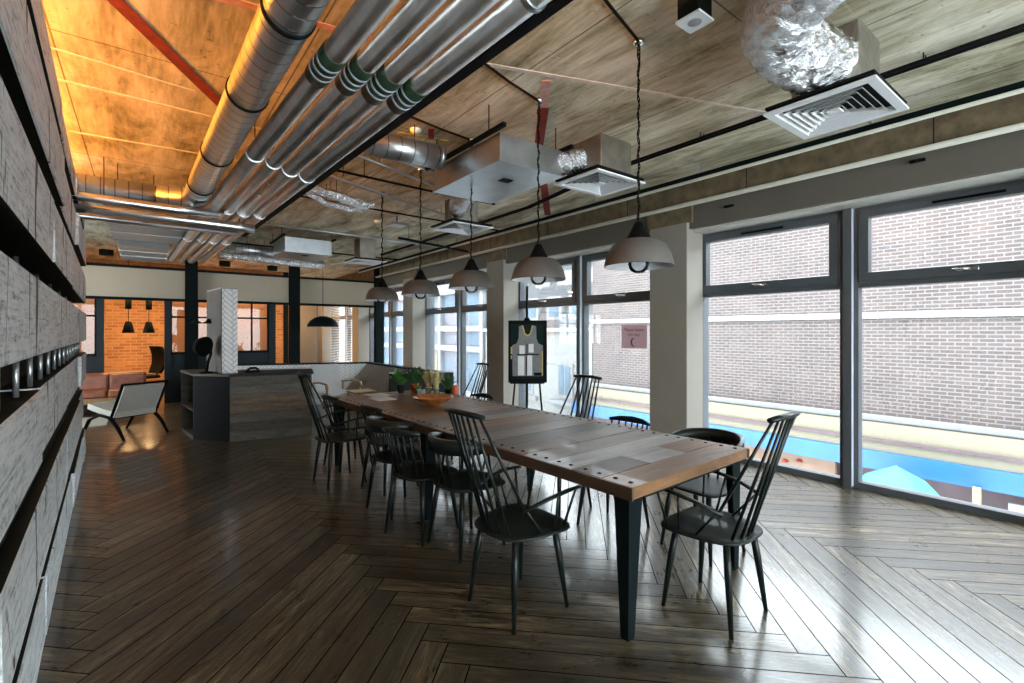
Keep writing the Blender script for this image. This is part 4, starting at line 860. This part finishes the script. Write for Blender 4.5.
m.face(q); m.face([(3.895, 10.27, .775), (3.20, 9.9, .18), (3.20, 9.9, 0), (3.895, 10.27, 0)]); m.face([(3.20, 9.9, .18), (3.20, 7.2, .18), (3.20, 7.2, 0), (3.20, 9.9, 0)]); m.face([(3.895, 7.2, .775), (3.20, 7.2, .18), (3.20, 7.2, 0), (3.895, 7.2, 0)]); m.build('sloping_back', M['darkfab'], ts)
tag(None or thing('booth_end_panel', 'charcoal end panel of the booth standing behind the table plants', 'panel', (3.03, 7.04, 0), -24))
be = [x for x in S.collection.objects if x.name == 'booth_end_panel'][0]
MB().box(0, 0, 0, .99, .10, .82, bev=.004).build('panel', M['darkwall'], be); MB().box(-.005, -.006, .82, .995, .106, .835).build('cap', M['duct_paint'], be); MB().box(-.008, .0, 0, -.001, .10, .82).build('end_cap', M['black'], be)
def stool(name, label, x, y, rz, w, d, h):
    t = thing(name, label, 'table', (x, y, 0), rz, 'small booth tables'); MB().box(-w, -d, h - .025, w, d, h, bev=.005).build('tabletop', M['lightwood'], t)
    for sx in (-1, 1):
        for sy in (-1, 1): MB().tube([(sx * w * .85, sy * d * .85, h - .025), (sx * w * .95, sy * d * .95, 0)], [.016, .011], 8).build('leg', M['lightwood'], t)
stool('side_table', 'small light oak table against the sloping booth back', 3.0, 8.15, 0, .20, .20, .46)
stool('side_table', 'lower light oak side table nearer the charcoal panel', 3.02, 7.62, 10, .16, .16, .42)
t = thing('lounge_armchair', 'grey upholstered armchair with wooden arms inside the booth', 'armchair', (2.72, 8.62, 0), 12)
MB().box(-.27, -.26, .30, .27, .28, .42, bev=.03).build('seat_cushion', M['greyfab'], t); m = MB().box(-.27, -.02, .0, .27, .10, .52, bev=.035); Mx = Matrix.Translation((0, .26, .38)) @ Matrix.Rotation(R(-14), 4, 'X')
for v in m.bm.verts: v.co = Mx @ v.co
m.build('backrest', M['greyfab'], t)
for s_ in (-1, 1):
    MB().tube([(s_ * .32, .36, .56), (s_ * .32, 0, .60), (s_ * .32, -.24, .58), (s_ * .32, -.27, .50)], [(.016, .03)] * 4, 10).build('armrest', M['warmwood'], t)
    MB().tube([(s_ * .31, -.25, .56), (s_ * .30, -.22, 0)], [.02, .014], 8).build('leg', M['warmwood'], t); MB().tube([(s_ * .31, .30, .56), (s_ * .30, .38, 0)], [.02, .014], 8).build('leg', M['warmwood'], t)
t = thing('grey_sofa', 'grey sofa seen over the timber counter in the booth', 'sofa', (2.05, 9.75, 0), -15)
MB().box(-.62, -.35, .12, .62, .35, .42, bev=.04).build('seat_cushion', M['greyfab'], t); MB().box(-.62, -.42, .3, .62, -.26, .82, bev=.04).build('backrest', M['greyfab'], t)
for sx in (-1, 1):
    MB().box(sx * .66 - .06, -.4, .12, sx * .66 + .06, .33, .55, bev=.03).build('armrest', M['greyfab'], t)
    for sy in (-1, 1): MB().tube([(sx * .55, sy * .28, .14), (sx * .57, sy * .3, 0)], [.02, .013], 8).build('leg', M['warmwood'], t)

# ------------------------------------------------------------ lounge on the left
t = thing('leather_sofa', 'brown leather sofa with stitched back panels by the brick doorway', 'sofa', (-.72, 11.55, 0), 0)
MB().box(-.86, .18, .14, .78, .42, .70, bev=.04).build('backrest', M['leather'], t)
for k in range(3): MB().box(-.85 + k * .54, -.42, .30, -.85 + (k + 1) * .54 - .01, .2, .43, bev=.035).build('seat_cushion', M['leather'], t)
for k in range(3): MB().box(-.85 + k * .54, .12, .40, -.85 + (k + 1) * .54 - .01, .24, .68, bev=.035).build('back_cushion', M['leather'], t)
MB().box(-.86, -.42, .20, .78, .42, .30, bev=.01).build('base', M['warmwood'], t)
for sx in (-.8, .72):
    for sy in (-.38, .36): MB().tube([(sx, sy, .2), (sx, sy, 0)], .02, 8).build('leg', M['black'], t)
t = thing('lounge_chair', 'low lounge chair with pale linen back and dark wooden frame', 'armchair', (-.17, 8.82, 0), 32)
def slab(pts, w, th, name, mat, par):
    m = MB(); P = [Vector(p) for p in pts]; n = len(P); V = []
    for i, p in enumerate(P):
        d = (P[min(i + 1, n - 1)] - P[max(i - 1, 0)]).normalized(); nn = Vector((0, -d.z, d.y)) * th / 2
        V.append([m.bm.verts.new(p + nn * a + Vector((b * w / 2, 0, 0))) for a, b in ((1, -1), (1, 1), (-1, 1), (-1, -1))])
    for a, b in zip(V, V[1:]):
        for k in range(4): m.bm.faces.new((a[k], a[(k + 1) % 4], b[(k + 1) % 4], b[k]))
    m.bm.faces.new(V[0]); m.bm.faces.new(V[-1][::-1]); return m.build(name, mat, par)
slab([(0, -.36, .74), (0, -.26, .54), (0, -.16, .36)], .52, .07, 'backrest', M['fab2'], t)
slab([(0, -.20, .33), (0, .1, .36), (0, .42, .42)], .52, .08, 'seat_cushion', M['fab2'], t)
for s_ in (-1, 1):
    MB().tube([(s_ * .29, -.39, .76), (s_ * .29, -.28, .54), (s_ * .29, -.15, .30)], [(.014, .022)] * 3, 8).build('back_post', M['black'], t)
    MB().tube([(s_ * .29, -.42, 0), (s_ * .29, -.28, .17), (s_ * .29, -.12, .29), (s_ * .29, .1, .32), (s_ * .29, .32, .24), (s_ * .29, .50, 0)], [(.014, .018), (.016, .03), (.016, .034), (.016, .034), (.016, .03), (.014, .018)], 8).build('leg', M['black'], t)
MB().tube([(-.30, -.39, .755), (.30, -.39, .755)], (.015), 8).build('top_rail', M['black'], t); MB().tube([(-.29, -.14, .28), (.29, -.14, .28)], .014, 8).build('cross_rail', M['black'], t)
tag(MB().box(-.75, -.5, 0, .75, .5, .015).build('floor_rug', M['fab2'], None, (-1.2, 10.4, .001)), 'pale rug in front of the brown leather sofa', 'rug')

# ------------------------------------------------------------ easel with framed vest
t = thing('display_easel', 'black easel with a central mast and three legs by the window pillar', 'easel', (4.33, 5.27, 0), -38)
MB().tube([(0, .05, .45), (0, .05, 2.12)], .016, 8).build('mast', M['black'], t); MB().tube([(0, .05, .5), (0, .05, .0)], .014, 8).build('mast_foot', M['black'], t)
for s_ in (-1, 1): MB().tube([(s_ * .03, .03, 1.65), (s_ * .17, .0, .8), (s_ * .24, -.03, 0)], .013, 8).build('leg', M['black'], t)
MB().tube([(0, .06, 1.55), (0, .45, 0)], .013, 8).build('leg', M['black'], t); MB().box(-.24, -.06, .74, .24, .03, .76).build('shelf', M['black'], t)
MB().lathe([(0, 0), (.05, .0), (.05, .06), (.02, .10), (0, .10)], 16, c=(0, .03, 1.58)).build('clamp', M['black'], t)
f = thing('framed_vest', 'dark framed silver grey sports vest standing on the easel', 'picture', (4.315, 5.245, .762), -38)
MB().box(-.27, -.05, 0, .27, -.005, .87).build('backing', M['dkgreen'], f)
m = MB(); 
for a in ((-.27, 0, .27, .055), (-.27, .82, .27, .87), (-.27, .055, -.235, .82), (.235, .055, .27, .82)): m.box(a[0], -.075, a[1], a[2], -.045, a[3])
m.build('frame', M['black'], f)
RX = Matrix.Rotation(R(90), 4, 'X')
VP = [(-.21, .09), (.21, .09), (.215, .52), (.15, .55), (.125, .62), (.12, .79), (.075, .80), (.04, .68), (0, .655), (-.04, .68), (-.075, .80), (-.12, .79), (-.125, .62), (-.15, .55), (-.215, .52)]
MB().prism([(x, y) for x, y in VP], .050, .062, M4=RX).build('vest', M['jersey'], f)
m = MB(); m.prism([(-.08, .80), (-.045, .675), (0, .645), (.045, .675), (.08, .80), (.062, .80), (.033, .69), (0, .668), (-.033, .69), (-.062, .80)], .062, .065, M4=RX); m.build('neck_trim', M['gold'], f)
m = MB()
for a in ((-.235, .40, -.215, .50), (-.235, .33, -.22, .38), (.20, .1, .215, .44)): m.prism([(a[0], a[1]), (a[2], a[1]), (a[2], a[3]), (a[0], a[3])], .05, .066, M4=RX)
m.build('side_trim', M['gold'], f)
for a in ((-.115, .40, -.04, .52), (.015, .42, .085, .54), (-.135, .10, -.045, .37), (-.005, .10, .065, .38)):
    MB().prism([(a[0], a[1]), (a[2], a[1]), (a[2], a[3]), (a[0], a[3])], .062, .066, M4=RX).build('paper_card', M['paper'], f)
m = MB(); m.prism([(-.15, .385), (.16, .385), (.16, .40), (-.15, .40)], .062, .067, M4=RX); m.prism([(-.022, .1), (-.012, .1), (-.0, .54), (-.012, .54)], .062, .067, M4=RX); m.prism([(.09, .095), (.20, .095), (.20, .14), (.09, .14)], .062, .067, M4=RX); m.build('dark_band', M['black'], f)

# notice on the window
t = thing('window_notice', 'pale mauve notice with two lines of writing stuck on the window', 'notice', (5.295, 4.16, 1.25))
MB().box(-.002, -.21, 0, .002, .21, .32).build('sheet', M['pinkpaper'], t)
def text(name, body, size, loc, rot, mat, parent, ext=.0008):
    cu = bpy.data.curves.new(name, 'FONT'); cu.body = body; cu.size = size; cu.extrude = ext; cu.align_x = 'CENTER'; cu.align_y = 'CENTER'
    tmp = bpy.data.objects.new(name, cu); C.objects.link(tmp); dg = bpy.context.evaluated_depsgraph_get(); me = bpy.data.meshes.new_from_object(tmp.evaluated_get(dg))
    bpy.data.objects.remove(tmp); o = bpy.data.objects.new(name, me); me.materials.clear(); me.materials.append(mat); C.objects.link(o); o.parent = parent; o.location = loc; o.rotation_euler = rot; return o
text('lettering', 'Please leave', .068, (-.004, 0, .25), (R(90), 0, R(-90)), M['ink'], t); text('lettering', 'this way', .062, (-.004, 0, .185), (R(90), 0, R(-90)), M['ink'], t)
m = MB(); N = 12; o1 = [(.055 * math.cos(R(60 + 240 * k / N)), .06 * math.sin(R(60 + 240 * k / N))) for k in range(N + 1)]; i1 = [(.020 + .045 * math.cos(R(75 + 210 * k / N)), .053 * math.sin(R(75 + 210 * k / N))) for k in range(N + 1)]
M4 = Matrix.Translation((-.004, 0, .08)) @ Matrix.Rotation(R(-90), 4, 'Z') @ Matrix.Rotation(R(90), 4, 'X'); [m.prism([o1[k], i1[k], i1[k + 1], o1[k + 1]], 0, .001, M4=M4) for k in range(N)]; m.build('crescent_mark', M['ink'], t)
t2 = thing('sprinkler_sensor', 'small dark sensor on the bulkhead above the right hand window', 'sensor', (4.97, 1.08, 2.86)); MB().box(0, -.05, -.012, .03, .05, .012, bev=.003).build('body', M['black'], t2); MB().tube([(0, 0, 0), (-.02, -.01, -.01)], .008, 8).build('lens', M['steel'], t2)
t2 = thing('sprinkler_sensor', 'small dark sensor on the bulkhead beside the near grey pillar', 'sensor', (4.97, 2.66, 2.82)); MB().box(0, -.05, -.012, .03, .05, .012, bev=.003).build('body', M['black'], t2); MB().tube([(0, 0, 0), (-.02, -.01, -.01)], .008, 8).build('lens', M['steel'], t2)

# ------------------------------------------------------------ outside
GZ = -3.6
tag(MB().box(5.7, -30, GZ - .2, 60, 70, GZ).build('street_ground', M['street']), kind='structure')
t = thing('brick_building', 'long brick building across the street with a white string course', 'building', (12.5, 0, GZ))
MB().box(0, -25, 0, 8, 11.6, 8.3).build('brick_wall', M['brick_ext'], t)
MB().box(-.06, -25, 5.36, 0, 11.62, 5.50).build('white_band', M['extwhite'], t)
MB().box(-.12, -25, 3.16, 0.0, 11.62, 3.30, bev=.03).build('lead_flashing', M['lead'], t)
t = thing('market_shopfront', 'row of market shops with cream boards and a bright blue fascia', 'shopfront', (11.5, 0, GZ))
MB().box(.15, -25, 2.95, .99, 11.6, 3.15).build('cream_board', M['extcream'], t); MB().box(.05, -25, 2.72, .99, 11.6, 2.90).build('cream_board', M['extcream'], t)
MB().box(.0, -25, 2.90, .99, 11.6, 2.95).build('gutter', M['shopdark'], t)
MB().box(-.05, -25, 2.36, .99, 9.2, 2.72).build('blue_fascia', M['extblue'], t); MB().box(-.05, 9.2, 2.36, .99, 11.6, 2.72).build('end_fascia', M['extblue'], t)
MB().box(.7, -25, 0, .95, 11.6, 2.36).build('dark_shop_wall', M['shopdark'], t)
MB().box(.2, 3.9, .4, .3, 6.2, 2.35).build('tan_poster', M['shoptan'], t)
for k, (y, z) in enumerate(((4.9, 2.1), (4.6, 2.16), (5.0, 1.98))): MB().lathe([(0, -.01), (.07, 0), (.04, .05), (0, .06)], 10, c=(.18, y, z)).build('poster_motif', M['red'], t)
for y in (1.66, -1.6): MB().box(-.2, y - .05, 0, -.1, y + .05, 2.4).build('timber_post', M['lightwood'], t)
MB().box(.0, .6, 0, .08, 1.3, 2.2).build('pale_curtain', M['extwhite'], t)
def umbrella(label, x, y, z, r, h, mat, gz=GZ):
    t = thing('market_umbrella', label, 'umbrella', (x, y, gz)); m = MB(); n = 8; zz = z - gz
    V = [m.bm.verts.new((r * math.cos(2 * math.pi * k / (2 * n)) * (1 if k % 2 == 0 else .95), r * math.sin(2 * math.pi * k / (2 * n)) * (1 if k % 2 == 0 else .95), zz - h)) for k in range(2 * n)]
    V2 = [m.bm.verts.new((v.co.x * .5, v.co.y * .5, zz - h * .32)) for v in V]; top = m.bm.verts.new((0, 0, zz))
    for k in range(2 * n):
        m.bm.faces.new((V[k], V[(k + 1) % (2 * n)], V2[(k + 1) % (2 * n)], V2[k])); m.bm.faces.new((V2[k], V2[(k + 1) % (2 * n)], top))
    m.build('canopy', mat, t); MB().tube([(0, 0, 0), (0, 0, zz - .02)], .025, 8).build('pole', M['shopdark'], t)
umbrella('light blue market umbrella in the street below the blue fascia', 9.9, 2.42, -.74, .85, .72, M['tarp']); umbrella('turquoise market umbrella at the far right edge of the window', 10.0, .75, -1.02, .5, .4, M['teal'])
# cream house with slate mansard
t = thing('cream_house', 'cream rendered house with a slate mansard roof and dormers', 'building', (12.5, 11.62, GZ))
MB().box(0, 0.02, 0, 7, 6.6, 5.15).build('rendered_wall', M['extwhite'], t)
m = MB(); m.prism([(0, 5.2), (1.3, 8.2), (7, 8.2), (7, 5.2)], 0.02, 6.6)
for v in m.bm.verts: v.co = Vector((v.co.x, v.co.z, v.co.y))
m.build('slate_roof', M['slate'], t); MB().box(-.15, .0, 5.1, .1, 6.6, 5.22).build('gutter', M['duct_paint'], t)
for y in (.9, 2.15, 3.5, 4.9):
    w = MB().box(.15, y - .42, 5.55, 1.0, y + .42, 6.45).build('dormer', M['extwhite'], t); MB().box(.13, y - .25, 5.66, .16, y + .25, 6.3).build('pane', M['blueglass'], w)
    w = MB().box(.75, y - .45, 6.9, 1.4, y + .45, 7.5).build('roof_window', M['extwhite'], t)
for y in (1.35, 3.6):
    w = MB().box(-.05, y - .42, 2.6, .02, y + .42, 3.9).build('window', M['extwhite'], t); MB().box(-.07, y - .3, 2.72, -.04, y - .04, 3.8).box(-.07, y + .04, 2.72, -.04, y + .3, 3.8).build('pane', M['blueglass'], w); MB().box(-.16, y - .7, 2.35, .0, y + .7, 2.5).build('sill', M['lead'], t)
MB().tube([(-.08, .55, 0), (-.08, .55, 5.1)], .05, 8).build('downpipe', M['lead'], t)
# glazed modern block, farther
t = thing('glazed_office_block', 'modern blue glazed office block with white frames farther along the street', 'building', (12.5, 18.6, GZ))
MB().box(.2, 0, 0, 8, 14, 7.0).build('glazing', M['blueglass'], t); m = MB()
for k in range(8): m.box(0, k * 2 - .12, 0, .2, k * 2 + .12, 7.4)
for z in (1.9, 4.1, 5.1, 7.1): m.box(.02, -.1, z, .2, 14.1, z + .28)
m.build('white_frames', M['extwhite'], t); MB().box(-.1, -.2, 7.0, 8, 14.2, 9.5).build('parapet', M['extwhite'], t); MB().box(.12, 4.4, 2.6, .19, 6.6, 4.0).build('yellow_blind', M['extcream'], t)
t = thing('white_rendered_building', 'white rendered building seen beyond the glazed block', 'building', (12.5, 33, GZ)); MB().box(0, 0, 0, 8, 25, 9).build('rendered_wall', M['extwhite'], t)
for y in (3, 8, 13): MB().box(-.03, y - .8, 4.6, .02, y + .8, 6.2).build('window', M['blueglass'], t)
